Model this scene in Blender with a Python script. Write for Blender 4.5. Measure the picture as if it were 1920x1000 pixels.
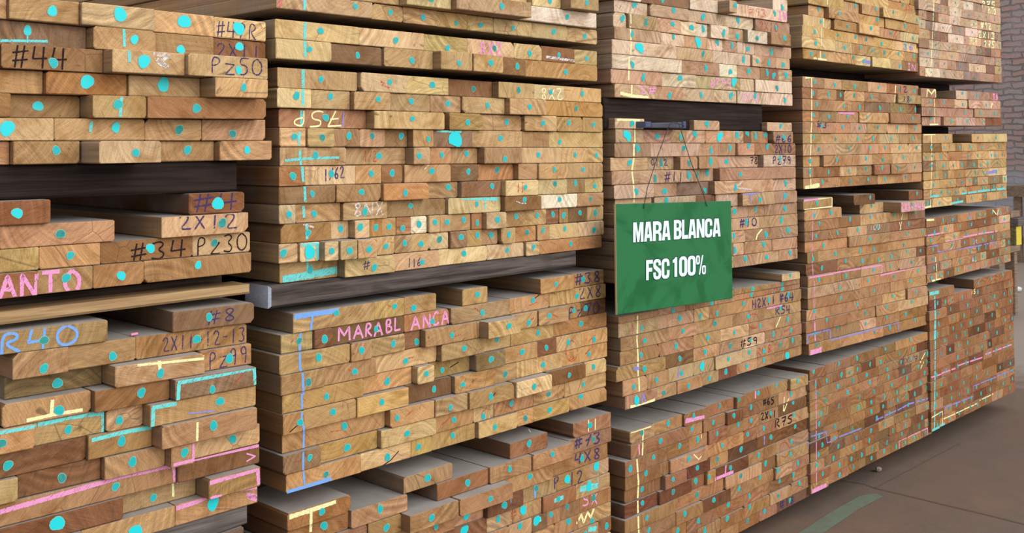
import bpy, math, random, re
from mathutils import Vector, Matrix
random.seed(7)
for o in list(bpy.data.objects): bpy.data.objects.remove(o)
SC = bpy.context.scene
C = SC.collection

# ------------------------------------------------------------------ camera
FPX, CYP = 1994.5, 218.3                       # focal length and principal row, in pixels of a 1920x1000 frame
YAW, PIT, ROL = 0.79795, 0.02671, -0.00681
CAMZ = 1.62
f0 = Vector((math.sin(YAW), math.cos(YAW), 0)); r0 = Vector((math.cos(YAW), -math.sin(YAW), 0)); u0 = Vector((0, 0, 1))
FW = f0*math.cos(PIT)+u0*math.sin(PIT); U1 = u0*math.cos(PIT)-f0*math.sin(PIT)
RT = r0*math.cos(ROL)+U1*math.sin(ROL); UP = U1*math.cos(ROL)-r0*math.sin(ROL)
cd = bpy.data.cameras.new('camera'); cam = bpy.data.objects.new('camera', cd); C.objects.link(cam)
cam.matrix_world = Matrix(((RT.x, UP.x, -FW.x, 0), (RT.y, UP.y, -FW.y, 0), (RT.z, UP.z, -FW.z, CAMZ), (0, 0, 0, 1)))
cd.sensor_width = 36; cd.lens = FPX*36/1920; cd.shift_y = -(500-CYP)/1920; cd.clip_start = .05; cd.clip_end = 200
SC.camera = cam
# ------------------------------------------------------------------ light and exposure
SC.view_settings.view_transform = 'Standard'; SC.view_settings.look = 'None'
SC.view_settings.gamma = 1; SC.view_settings.exposure = 0.0; SC.view_settings.use_curve_mapping = False
W = bpy.data.worlds.new('overcast_sky'); SC.world = W; W.use_nodes = True
bg = W.node_tree.nodes['Background']; bg.inputs[0].default_value = (.93, .96, 1, 1); bg.inputs[1].default_value = 1.05
def sun(name, direction, e, ang, col):
    l = bpy.data.lights.new(name, 'SUN'); l.energy = e; l.angle = math.radians(ang); l.color = col
    o = bpy.data.objects.new(name, l); C.objects.link(o); o.location = (2, -4, 6)
    o.rotation_euler = Vector(direction).to_track_quat('-Z', 'Y').to_euler()
sun('daylight', (-.25, .9, -.42), 1.75, 50, (1, .985, .96))
# ------------------------------------------------------------------ rays
def ray(px, py):
    return FW + RT*((px-960)/FPX) + UP*((CYP-py)/FPX)
def uy(px, py, Y):
    d = ray(px, py); s = Y/d.y; return s*d.x, CAMZ+s*d.z
def uz(px, py, Z):
    d = ray(px, py); s = (Z-CAMZ)/d.z; return s*d.x, s*d.y
def proj(x, y, z):
    v = Vector((x, y, z-CAMZ)); w = v.dot(FW); return 960+FPX*v.dot(RT)/w, CYP-FPX*v.dot(UP)/w
D = 2.35
TL = {'A': (0, 0, 3.0308), 'B': (0, 330, 3.0308), 'C': (0, 670, 3.0308), 'D': (440, 0, 4), 'E': (800, 0, 4), 'F': (480, 240, 3.3333),
      'G': (800, 220, 3.3333), 'H': (440, 500, 3.3342), 'I': (800, 500, 3.3333), 'J': (440, 760, 4.1658), 'K': (780, 760, 4.1658),
      'L': (1110, 0, 4), 'M': (1110, 210, 4), 'N': (1110, 440, 2.857), 'O': (1130, 680, 3.125), 'P': (1470, 0, 4),
      'Q': (1480, 130, 3.7045), 'S': (1480, 340, 3.334), 'U': (1480, 600, 2.5), 'V': (1500, 720, 3.5714), 'X': (0, 0, 1)}
def tx(t, x): return TL[t][0]+x/TL[t][2]
def ty(t, y): return TL[t][1]+y/TL[t][2]

# ------------------------------------------------------------------ materials
def lin(c):
    return tuple((v/255/12.92 if v/255 <= .04045 else ((v/255+.055)/1.055)**2.4) for v in c)
def newmat(name):
    m = bpy.data.materials.new(name); m.use_nodes = True; nt = m.node_tree
    return m, nt, nt.nodes['Principled BSDF']
def N(nt, t, **k):
    n = nt.nodes.new(t)
    for a, b in k.items():
        if isinstance(a, str) and a in n.inputs: n.inputs[a].default_value = b
        else: setattr(n, a, b)
    return n
def math_n(nt, op, a, b=None, c=None):
    n = nt.nodes.new('ShaderNodeMath'); n.operation = op
    for i, v in enumerate((a, b, c)):
        if v is None: continue
        if isinstance(v, (int, float)): n.inputs[i].default_value = v
        else: nt.links.new(v, n.inputs[i])
    return n.outputs[0]
def mixc(nt, fac, a, b, mode='MIX'):
    n = nt.nodes.new('ShaderNodeMix'); n.data_type = 'RGBA'; n.blend_type = mode
    for s, v in ((0, fac), (6, a), (7, b)):
        if isinstance(v, (int, float)): n.inputs[s].default_value = v
        elif isinstance(v, tuple): n.inputs[s].default_value = (*v[:3], 1)
        else: nt.links.new(v, n.inputs[s])
    return n.outputs[2]
def vmul(nt, v, s):
    n = nt.nodes.new('ShaderNodeVectorMath'); n.operation = 'MULTIPLY'; nt.links.new(v, n.inputs[0]); n.inputs[1].default_value = s; return n.outputs[0]
def noise(nt, v, scale, detail=3, rough=.5, dist=0):
    n = N(nt, 'ShaderNodeTexNoise'); n.inputs['Scale'].default_value = scale; n.inputs['Detail'].default_value = detail
    n.inputs['Roughness'].default_value = rough; n.inputs['Distortion'].default_value = dist
    if v is not None: nt.links.new(v, n.inputs['Vector'])
    return n.outputs['Fac']
def ramp(nt, v, lo, hi, a=0., b=1.):
    n = nt.nodes.new('ShaderNodeMapRange'); nt.links.new(v, n.inputs[0])
    for i, q in enumerate((lo, hi, a, b)): n.inputs[i+1].default_value = q
    return n.outputs[0]
def bump(nt, bs, h, st, d=.002):
    b = N(nt, 'ShaderNodeBump'); b.inputs['Strength'].default_value = st; b.inputs['Distance'].default_value = d
    nt.links.new(h, b.inputs['Height']); nt.links.new(b.outputs[0], bs.inputs['Normal'])

def wood_end():
    m, nt, bs = newmat('sawn_end_grain')
    tone = N(nt, 'ShaderNodeAttribute', attribute_name='tone').outputs['Color']
    gv = N(nt, 'ShaderNodeAttribute', attribute_name='gv').outputs['Vector']
    pos = N(nt, 'ShaderNodeNewGeometry').outputs['Position']
    sx = nt.nodes.new('ShaderNodeSeparateXYZ'); nt.links.new(gv, sx.inputs[0])
    warp = noise(nt, vmul(nt, gv, (1, 1, .35)), 14, 3)
    r = math_n(nt, 'SQRT', math_n(nt, 'ADD', math_n(nt, 'MULTIPLY', sx.outputs[0], sx.outputs[0]), math_n(nt, 'MULTIPLY', sx.outputs[1], sx.outputs[1])))
    rw = math_n(nt, 'ADD', r, math_n(nt, 'MULTIPLY', warp, .022))
    fine = math_n(nt, 'SINE', math_n(nt, 'MULTIPLY', rw, 1350.))
    wide = noise(nt, None, 1)
    rn = N(nt, 'ShaderNodeTexNoise', noise_dimensions='1D'); nt.links.new(rw, rn.inputs['W']); rn.inputs['Scale'].default_value = 85; rn.inputs['Detail'].default_value = 4
    # blotches, stain, saw marks
    blot = noise(nt, gv, 16, 4, .6, .6)
    blot2 = noise(nt, vmul(nt, gv, (1, 1, 5)), 7, 3, .55, .8)
    rot = N(nt, 'ShaderNodeVectorRotate', rotation_type='Z_AXIS'); nt.links.new(gv, rot.inputs['Vector']); nt.links.new(math_n(nt, 'MULTIPLY', sx.outputs[2], 1.7), rot.inputs['Angle'])
    saw = noise(nt, vmul(nt, rot.outputs[0], (10, 230, 1)), 2.2, 2, .6)
    speck = noise(nt, gv, 420, 2, .7)
    v = math_n(nt, 'ADD', math_n(nt, 'MULTIPLY', fine, .02), math_n(nt, 'MULTIPLY', math_n(nt, 'SUBTRACT', rn.outputs[0], .5), ramp(nt, noise(nt, gv, 3.1, 2), .38, .62, .35, 1.15)))
    v = math_n(nt, 'ADD', v, math_n(nt, 'MULTIPLY', math_n(nt, 'SUBTRACT', saw, .5), .85))
    v = math_n(nt, 'ADD', v, math_n(nt, 'MULTIPLY', math_n(nt, 'SUBTRACT', speck, .5), .75))
    v = math_n(nt, 'ADD', v, 1.0)
    col = mixc(nt, 1., tone, (1, 1, 1), 'MULTIPLY')
    red = mixc(nt, 1., tone, (.72, .62, .48), 'MULTIPLY')
    yel = mixc(nt, 1., tone, (1.16, 1.2, 1.2), 'MULTIPLY')
    col = mixc(nt, ramp(nt, blot, .48, .66, 0, .85), col, red)
    col = mixc(nt, ramp(nt, blot2, .46, .64, 0, .7), col, yel)
    cmb = nt.nodes.new('ShaderNodeVectorMath'); cmb.operation = 'SCALE'; nt.links.new(col, cmb.inputs[0]); nt.links.new(v, cmb.inputs['Scale'])
    col = cmb.outputs[0]
    # long dark heart streaks following the grain
    hs = ramp(nt, noise(nt, vmul(nt, rot.outputs[0], (2.2, 15, 1)), 2.6, 4, .65, .9), .55, .72)
    col = mixc(nt, math_n(nt, 'MULTIPLY', hs, .55), col, mixc(nt, 1., tone, (.55, .42, .32), 'MULTIPLY'))
    # drying cracks and dark knots
    vor = N(nt, 'ShaderNodeTexVoronoi', feature='DISTANCE_TO_EDGE'); vor.inputs['Scale'].default_value = 8
    nt.links.new(vmul(nt, gv, (1, 1, 3)), vor.inputs['Vector'])
    cm = math_n(nt, 'MULTIPLY', ramp(nt, vor.outputs['Distance'], .0, .012, 1, 0), ramp(nt, noise(nt, gv, 6, 2), .56, .6))
    col = mixc(nt, math_n(nt, 'MULTIPLY', cm, .6), col, (.09, .05, .03))
    kn = ramp(nt, noise(nt, vmul(nt, gv, (1, 1.6, 2)), 19, 2, .5, 1.2), .70, .78)
    col = mixc(nt, math_n(nt, 'MULTIPLY', kn, .65), col, (.1, .055, .03))
    nt.links.new(col, bs.inputs['Base Color']); bs.inputs['Roughness'].default_value = .85; bs.inputs['Specular IOR Level'].default_value = .2
    bump(nt, bs, math_n(nt, 'ADD', math_n(nt, 'ADD', saw, speck), rn.outputs[0]), .35, .0015)
    return m
def wood_side():
    m, nt, bs = newmat('rough_sawn_board_side')
    tone = N(nt, 'ShaderNodeAttribute', attribute_name='tone').outputs['Color']
    pos = N(nt, 'ShaderNodeNewGeometry').outputs['Position']
    st = noise(nt, vmul(nt, pos, (9, 1.2, 60)), 1.6, 4, .6)
    cross = noise(nt, vmul(nt, pos, (4, 60, 16)), 1.5, 3, .6)
    bl = noise(nt, pos, 7, 3)
    a = mixc(nt, 1., tone, (.72, .68, .62), 'MULTIPLY'); b = mixc(nt, .45, mixc(nt, 1., tone, (.42, .36, .32), 'MULTIPLY'), (.16, .125, .095))
    col = mixc(nt, ramp(nt, st, .3, .7), b, a); col = mixc(nt, ramp(nt, cross, .45, .75, 0, .35), col, b)
    col = mixc(nt, ramp(nt, bl, .5, .7, 0, .5), col, (.24, .2, .165))
    nt.links.new(col, bs.inputs['Base Color']); bs.inputs['Roughness'].default_value = .9; bs.inputs['Specular IOR Level'].default_value = .15
    bump(nt, bs, math_n(nt, 'ADD', st, cross), .4, .002); return m
def wood_top():
    m, nt, bs = newmat('dusty_board_top')
    tone = N(nt, 'ShaderNodeAttribute', attribute_name='tone').outputs['Color']
    pos = N(nt, 'ShaderNodeNewGeometry').outputs['Position']
    st = noise(nt, vmul(nt, pos, (45, 1.5, 1)), 1.5, 4, .6); bl = noise(nt, pos, 9, 4, .6); fi = noise(nt, pos, 500, 2)
    dust = mixc(nt, ramp(nt, bl, .3, .7), (.34, .315, .29), (.47, .44, .41))
    dust = mixc(nt, ramp(nt, fi, .4, .7, 0, .3), dust, (.55, .52, .49))
    col = mixc(nt, ramp(nt, st, .62, .85, .93, .6), mixc(nt, 1., tone, (.75, .7, .65), 'MULTIPLY'), dust)
    nt.links.new(col, bs.inputs['Base Color']); bs.inputs['Roughness'].default_value = .95; bs.inputs['Specular IOR Level'].default_value = .1
    bump(nt, bs, st, .3, .001); return m
def wood_dark(name, c1, c2):
    m, nt, bs = newmat(name)
    pos = N(nt, 'ShaderNodeNewGeometry').outputs['Position']
    st = noise(nt, vmul(nt, pos, (2.2, 14, 55)), 1.6, 5, .62, .5); bl = noise(nt, pos, 9, 3)
    col = mixc(nt, ramp(nt, st, .35, .68), lin(c1), lin(c2)); col = mixc(nt, ramp(nt, bl, .55, .72, 0, .5), col, lin(c1))
    nt.links.new(col, bs.inputs['Base Color']); bs.inputs['Roughness'].default_value = .85; bs.inputs['Specular IOR Level'].default_value = .2
    bump(nt, bs, st, .5, .003); return m
def paint(name, c, rough=.6, var=.0):
    m, nt, bs = newmat(name)
    if var:
        pos = N(nt, 'ShaderNodeNewGeometry').outputs['Position']
        nn = noise(nt, pos, 180, 3, .6)
        col = mixc(nt, ramp(nt, nn, .35, .7), lin(c), tuple(v*(1-var) for v in lin(c))); nt.links.new(col, bs.inputs['Base Color'])
    else: bs.inputs['Base Color'].default_value = (*lin(c), 1)
    bs.inputs['Roughness'].default_value = rough; return m
def chalk(name, c, cover=.5, scale=1.):
    cover = min(1, cover+.18)
    m, nt, bs = newmat(name)
    pos = N(nt, 'ShaderNodeNewGeometry').outputs['Position']
    rot = N(nt, 'ShaderNodeVectorRotate', rotation_type='Y_AXIS'); nt.links.new(pos, rot.inputs['Vector']); rot.inputs['Angle'].default_value = .75
    h = noise(nt, vmul(nt, rot.outputs[0], (60, 60, 520)), 1.0*scale, 2, .5)
    g = noise(nt, pos, 600, 2, .6)
    a = ramp(nt, math_n(nt, 'ADD', math_n(nt, 'MULTIPLY', h, .65), math_n(nt, 'MULTIPLY', g, .35)), .62-cover*.3, .70-cover*.3)
    bs.inputs['Base Color'].default_value = (*lin(c), 1); bs.inputs['Roughness'].default_value = .95; bs.inputs['Specular IOR Level'].default_value = .1
    nt.links.new(a, bs.inputs['Alpha']); return m
ME, MS, MT = wood_end(), wood_side(), wood_top()
DOTM = [paint('turquoise_paint', (14, 188, 190), .55, .12), paint('bright_turquoise_paint', (10, 218, 224), .5), paint('dull_teal_paint', (52, 158, 152), .8, .3), paint('pale_paint_halo', (150, 205, 190), .8, .2)]
CH = {'cyan': chalk('turquoise_chalk', (120, 225, 222), .62), 'blue': chalk('light_blue_chalk', (125, 175, 240), .85), 'pink': chalk('pink_chalk', (240, 160, 205), .72),
      'yel': chalk('yellow_chalk', (250, 242, 180), .78), 'red': chalk('red_crayon', (205, 75, 60), .35), 'pur': chalk('purple_crayon', (72, 60, 110), .6),
      'blk': chalk('black_crayon', (48, 34, 40), .75), 'whi': chalk('white_chalk', (235, 228, 225), .4), 'lil': chalk('lilac_chalk', (150, 150, 225), .6),
      'rose': chalk('rose_stain', (225, 110, 120), .25)}
MATS = [ME, MS, MT]+DOTM+list(CH.values())
MI = {m.name: i for i, m in enumerate(MATS)}

# ------------------------------------------------------------------ mesh accumulator
class MB:
    def __init__(s): s.v = []; s.f = []; s.m = []; s.t = []; s.g = []
    def face(s, idx, mat, tone=(1, 1, 1), gv=None):
        s.f.append(idx); s.m.append(mat); s.t.append(tone); s.g.append(gv or [(0, 0, 0)]*len(idx))
    def build(s, name, mats, parent=None, loc=(0, 0, 0), attrs=True, smooth=False):
        me = bpy.data.meshes.new(name); lx, ly, lz = loc
        me.from_pydata([(a-lx, b-ly, c-lz) for a, b, c in s.v], [], s.f)
        used = sorted(set(s.m)); mp = {u: i for i, u in enumerate(used)}
        for u in used: me.materials.append(mats[u])
        me.polygons.foreach_set('material_index', [mp[u] for u in s.m])
        if smooth: me.polygons.foreach_set('use_smooth', [True]*len(s.f))
        if attrs:
            ca = me.color_attributes.new('tone', 'FLOAT_COLOR', 'CORNER'); cl = []
            for f, t in zip(s.f, s.t): cl += [*t, 1]*len(f)
            ca.data.foreach_set('color', cl)
            ga = me.attributes.new('gv', 'FLOAT_VECTOR', 'CORNER'); gl = []
            for g in s.g:
                for q in g: gl += q
            ga.data.foreach_set('vector', gl)
        me.update(); o = bpy.data.objects.new(name, me); C.objects.link(o)
        if parent: o.parent = parent
        else: o.location = loc
        if parent and loc != (0, 0, 0): pass
        return o
def tag(o, label=None, cat=None, group=None, kind=None):
    for k, v in (('label', label), ('category', cat), ('group', group), ('kind', kind)):
        if v: o[k] = v
    return o
def empty(name, loc):
    o = bpy.data.objects.new(name, None); o.location = loc; o.empty_display_size = .05; C.objects.link(o); return o

# ------------------------------------------------------------------ packs of sawn boards, read off row by row
def col_(t, ys): return [ty(t, y) for y in ys]
P = []
def pack(name, where, base, xa, ya, xb, yb, rows, dots=True, ln=2.0, p0=0):
    P.append(dict(name=name, where=where, base=base, xa=xa, ya=ya, xb=xb, yb=yb, rows=rows, ln=ln, p0=p0))
def lerp(a, b, n): return [a+(b-a)*i/n for i in range(n+1)]
T1 = (186, 142, 96); T2 = (204, 163, 110); T3 = (196, 154, 118); T4 = (190, 146, 102)

pack('c1p1', "leftmost column's top pack", (192, 146, 98), tx('A', 0), col_('A', [-35, 103, 246, 388, 528, 667, 800, 938]), tx('A', 1500), col_('A', [121, 236, 347, 464, 568, 680, 799, 909]), [
 'A:-150-35 50-448@297,65 463-880p@682,88b 883-1215@1047,124b 1218-1512p@1355,162b',
 'A:-60-487g@155,168 530-883@762,230 885-1213@1025,283 1215-1512d@1360,264',
 'A:-150--2 5-582r@302,360 638-1050p@817,362b 1070-1525p@1357,414',
 'A:-80-242 262-722r@494,466b 733-1140@928,484b 1225-1522@1383,510',
 'A:-80-62r 64-452@214,600 527-832@670,597 840-1512r@1116,620',
 'A:-150-305p@40,730b 308-823@657,725 828-1147@1018,738 1150-1510@1322,760',
 'A:-80-55 78-455@320,855 565-915p@770,867 918-1220@1065,853 1250-1545@1403,853'])
pack('c1p2', "leftmost column's second pack", T1, tx('B', 0), col_('B', [141, 284, 418, 553, 698]), tx('B', 1400), col_('B', [87, 204, 318, 434, 550]), [
 'B:-120-288d@95,210 /1075-1392d@1238,157b',
 'B:-100-5 7-652@342,330 /920-1410p@1262,266',
 'B:-80-226 228-572@399,452 575-1092r@853,413 1098-1422p@1217,382',
 'B:-100-218r 220-532@375,580 535-820@688,567 822-1427@1124,507'])
pack('c1p3', "leftmost column's third pack", T1, 0, col_('C', [-146, -15, 138, 268, 407, 553, 698, 840, 975, 1112, 1255]), tx('C', 1400), col_('C', [-310, -195, -78, 40, 148, 262, 385, 502, 618, 730, 848]), [
 'B:-100-617@250,930 /985-1443g@1187,800',
 'C:/80-395@248,58 398-775@640,-5 778-1403@1118,-100',
 'C:35-587g@327,167 660-1168@912,75 1172-1430@1303,5',
 'C:-60-10 22-525@335,300 545-968r@803,190 1000-1460g@1207,157',
 'C:-60-208@8,485 213-600@387,415 610-815p@677,357 858-1455@1250,227',
 'C:-100-498d@45,620 510-868@690,475 925-1462@1213,354',
 'C:-80-112 118-578d@350,695 603-942@752,587 978-1108@1047,512 1112-1476@1322,460',
 'C:-200-1003@656,740 1015-1475d',
 'C:-200-708d@325,945b 712-1115@870,825 1190-1480',
 'C:-200-480@100,1150 482-997@768,995b 1000-1465@1210,832b'], p0=.01)
pack('c1p4', "leftmost column's lowest pack", (150, 120, 95), 0, [1147+i*45 for i in range(7)], 462, [983+i*38 for i in range(7)], [
 'X:-80-150 152-300 303-458g', 'X:~-80-458', 'X:~-80-458', 'X:~-80-458', 'X:~-80-458', 'X:~-80-458'])

pack('c2p0', "second column's topmost pack", T2, 520, [-112, -80, -48, -16, 16], 1120, [-27, 0, 27, 55, 83], [
 'X:~522-1115', 'D:330-760 762-990 E:0-200 202-440 445-765p 805-1020p@925,10 1095-1300@1200,45',
 'D:325-740 762-1237 D:1300-E190p@D1472,15 E:235-797@562,75 803-1285w@1053,133',
 'D:318-1040@905,52 1045-1267@1167,93 D:1270-E85@D1412,130 E:88-313@222,172 316-510@406,187 515-797p@647,208 802-1062@950,235 1070-1292@1187,267'])
pack('c2p1', "second column's thin second pack", T2, 517, [34.5, 71, 110], 1121, [95.5, 123, 153], [
 'D:305-938@642,232 940-1423p@1205,302 D:1430-E312@E157,360 E:315-660p@507,362 665-868p@771,400 872-1117d@990,410 1123-1285@1198,435',
 'D:312-730p@560,372 733-1113d@923,415 1125-1490@1328,455 E:115-350@242,485 360-580@480,485 582-752d@680,500 755-1285@1040,540'])
pack('c2p2', "second column's big third pack", (200, 158, 108), 522, [125, 164, 201.5, 239, 275.5, 311, 349.5, 384, 421, 457.5, 495, 534],
 1130, [166, 193, 220.5, 248, 277, 305, 333, 360.5, 385.5, 413.5, 441, 464], [
 'D:322-922@645,593 950-1298p@1163,617 D:1300-E172@D1483,638 E:178-495d@350,665 545-815@690,678 818-1035p@928,692 1038-1317@1167,702',
 'D:320-578p@463,720 582-867@718,722 900-1172@1075,745 1175-1470@1324,760 E:25-258@157,777 275-592@457,792 630-902@770,805 908-1325r@1120,815',
 'D:332-990r@683,880 1050-1575@1330,893 E:-36-132 175-425@308,920 432-712@597,915 740-980@872,925 985-1175@1065,922 1180-1322@1250,935',
 'F:150-315@240,55 325-490@413,60 495-650@580,50 655-810@727,50 815-948@907,50 985-1115@1078,70 G:55-285g@175,130 288-600@462,130 605-768 770-1102@830,155',
 'F:150-567@372,172 570-933@767,175 990-1090@1020,175 G:25-157@95,235 160-318@247,228 365-603@490,260 607-840p@697,235 843-1010@927,235 1012-1103@1060,238',
 'F:145-308r@230,300 310-622p@470,287 628-785@720,285 788-920r@850,283 F:930-G150@F1097,270 G:153-328d@260,340 332-545r@440,330 575-695 703-883@797,326 886-1103@978,326',
 'F:145-497@350,412 505-785@660,400 800-1083r@933,405 G:20-195r@136,438 218-465d@407,430 495-702p@618,435 705-875p@800,415 878-990@928,412 992-1103@1052,430',
 'F:145-247p@205,540 248-530@363,538 545-820@680,523 F:825-G118@F965,487 G:135-462p@313,542 490-717d@610,512 720-940w@830,513 945-1103@1023,510',
 'F:155-473r@325,655 475-577p@527,632 620-708p@650,617 710-788r@748,622 790-875@832,618 878-968@915,628 975-1067w@1018,603 G:15-85p@52,655 90-158@127,655 162-272@230,642 280-347r@315,660 375-498p@442,637 502-613@557,620 617-745@690,615 748-825d@789,608 828-883r@855,615 890-1003d@958,598 1006-1103@1053,598',
 'F:145-265@170,780 275-397p@335,773b 430-515p@473,760 530-630@583,755 640-757@706,745 762-865@811,737 870-968@926,720 972-1080@1030,725 G:16-132p@78,765 150-253g@213,748 258-345@317,738 350-440@400,738 465-553@513,730 560-678r@625,720 690-768@728,705 775-943p@862,697 950-1107p@1045,705',
 'F:148-510@338,893 555-865@738,868 F:868-G77@F1038,838 G:82-375p@232,852 378-605p@503,832 620-703@667,810 706-1093r@902,790'])
pack('c2p3', "second column's fourth pack", (190, 146, 94), 530, [590.6, 629, 665.5, 703.3, 740.5, 777, 816.5, 854.5, 892, 929], 1131, [505.4, 532, 559, 586.5, 614, 642.5, 671.5, 699, 727.5, 755], [
 'H:365-875@636,290 880-1058@1000,250 1062-1257@1118,262 I:/222-377@316,173 /707-915@807,105 918-1103@978,80',
 'H:290-487p@402,467 500-615d@562,452 618-1058d@885,393 H:1062-I135r@H1235,345 I:150-517@348,287 520-760@665,210 762-1110@937,185',
 'H:280-720@525,565 728-855@792,517 860-1062@990,483 1068-1155d@1137,478 H:1190-I322@I155,423 I:382-580@512,345 583-687@638,345 695-878@765,298 880-957@920,275 960-1113d@993,262',
 'H:290-565@462,717 568-877@747,655 882-1257@1068,597 I:90-358@235,505 362-518p@439,458 523-787@697,415 790-1117@963,360',
 'H:298-805@573,812 805-1103@953,727 1140-1245p@1198,662 I:48-263@96,655 303-488g@402,572 492-682@594,533 688-802d@747,507 806-958p@884,475 962-1117@1043,457',
 'J:378-545@510,125 547-945@767,50 H:765-1085@920,843 H:1090-I145d@I43,772 I:170-420@225,732 424-552@490,673 558-838@727,615 845-1115@1012,550',
 'J:370-1170@857,175 1210-1550@1268,90 I:50-248@146,868 262-540@400,795 555-777p@672,727 780-985d@890,675 988-1112p@1042,627',
 'J:378-675g@587,403 678-1112@878,340 1140-1565p@1345,215 I:52-285@170,957 288-413p@355,938 415-658@530,857 662-850@762,800 852-1110p@978,740',
 'J:400-980@713,540 985-1368p@1192,410 1370-1533@1436,330 K:120-452@285,245 480-782p@617,165 785-903@853,103 908-1185@1043,40 I:880-1112@962,812'])
pack('c2p4', "second column's lowest pack", (180, 134, 92), 538, [963, 997, 1033, 1070, 1108, 1145, 1183, 1221, 1259, 1297, 1335, 1373, 1411], 1140, [774, 802, 830, 859, 888, 916.5, 945, 973, 1001, 1030, 1058, 1087, 1115], [
 'J:410-900r@680,825 J:/1312-K275@K90,563 K:/720-1012r@882,297 /1212-1505@1357,155',
 'J:410-885r@697,950 905-1340@1135,805 K:/155-552r@402,595 565-885@730,480 900-1215@1065,355 1222-1510@1385,262',
 'X:~536-750 J:1360-K320@K120,825 K:330-738@578,673 740-1050@888,545 1053-1480r@1297,415',
 'X:~536-780 K:5-285@153,950 293-507p@392,865b 545-822d@688,770 825-1075@938,652 1078-1310r@1180,580b 1315-1485p@1408,480b',
 'X:~536-835 K:235-535d@375,985b 540-735@640,897 737-960@835,825b 975-1235r@1115,730 1240-1495@1350,635b',
 'X:~536-905 K:530-705 710-890@812,945 893-1005g@940,905b 1008-1105@1052,862 1108-1258r@1180,803 1262-1497r@1385,735',
 'X:~536-960 K:755-1060@900,1060 1062-1240@1190,920 1243-1500@1375,980', 'X:~536-1140', 'X:~536-1140', 'X:~536-1140', 'X:~536-1140', 'X:~536-1140'])

pack('c3p1', "third column's top pack", (206, 166, 130), tx('L', 170), col_('L', [-200, -110, -10, 85, 199, 295, 405, 517, 627, 731]), tx('L', 1500), col_('L', [8, 96, 184, 270, 357, 443, 526, 616, 704, 795])[0:1]+col_('L', [94, 180, 268, 357, 443, 524, 614, 704, 795]), [
 'L:~175-1040 /1373-1480p@1425,58',
 'L:~175-740 750-963p 1048-1105@1077,65 1110-1478p@1370,105',
 'L:177-425p@315,35 450-745@613,60 747-947@830,125 950-1223p@1095,150 1240-1497@1380,210',
 'L:170-272@230,135 290-507@405,170 510-680@603,180 685-795p@745,205 798-882p@835,215 905-1035p@985,250 1037-1148@1090,268 1182-1335w@1240,290 1360-1507r@1443,295',
 'L:180-535@300,258 538-708p@612,273 712-875@793,313b 880-990p@940,315 995-1100@1050,338 1103-1230p@1168,365 1235-1505@1343,385',
 'L:160-640p@355,360b 645-922@832,405 925-1198p@1135,445 1215-1282@1240,458 1285-1388@1325,472 1390-1492@1432,487',
 'L:160-683p@302,485 686-965@853,512 968-1100w@1038,538 1103-1270@1175,535 1275-1340d@1313,545 1343-1405d@1360,565 1410-1507@1452,563',
 'L:150-538@385,582 540-785p@657,585 793-1118@1065,612b 1120-1223 1235-1508p@1387,660',
 'L:177-492 494-690@580,718 692-922@817,713 925-1088p@1040,715 1097-1310p@1225,718 1313-1508p@1443,752'])
pack('c3p2', "third column's second pack", (190, 146, 110), 1150, [221, 241.5, 268, 295.5, 321, 347, 374, 401, 428, 454.5, 481, 508, 534], 1490, [230, 247, 268.5, 290, 312, 334, 356.5, 379.5, 401, 423, 444.5, 466, 487], [
 'M:178-397p@298,88 /770-962p@862,90 /1318-1503p@1415,105',
 'M:180-390@265,178b 398-597@490,182 600-712@663,187 714-860p@772,165 862-1045@955,185b 1050-1138@1087,170 1143-1195d@1165,160 1198-1262@1225,180 1265-1318@1295,172 1365-1515@1440,190',
 'M:172-445@342,272 452-817p@688,272 820-970@892,290 978-1080@1035,270 1098-1222@1175,252 1228-1527@1313,260',
 'M:140-415@280,380 422-617@520,385 665-793@727,385 805-945@890,370 950-1245p@1007,372 1290-1530p@1410,345',
 'M:150-703@470,500 706-762@727,478 765-812@790,475 815-907@862,455 960-1530@1113,467',
 'M:165-465p@333,595 470-637@545,595 645-872g@845,588 920-1355@1075,567 1360-1527p@1452,535',
 'M:170-445 465-775p@557,665 778-915d 925-1095 1128-1368@1260,653 1370-1533@1447,630',
 'M:165-600 603-1045 1048-1165@1068,745 1170-1290@1227,730 1293-1537@1447,725',
 'M:165-520 523-1050 1053-1250@1157,825 1255-1537@1420,812',
 'M:165-620 623-1048 1050-1145@1055,930 1150-1400@1302,920 1403-1537@1470,888',
 'N:130-400 403-752 755-812@762,85 815-960@920,52 962-1097',
 'N:130-500 503-755 757-872@820,130 875-997@936,122 1000-1067@1058,97 1069-1097'])
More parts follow.
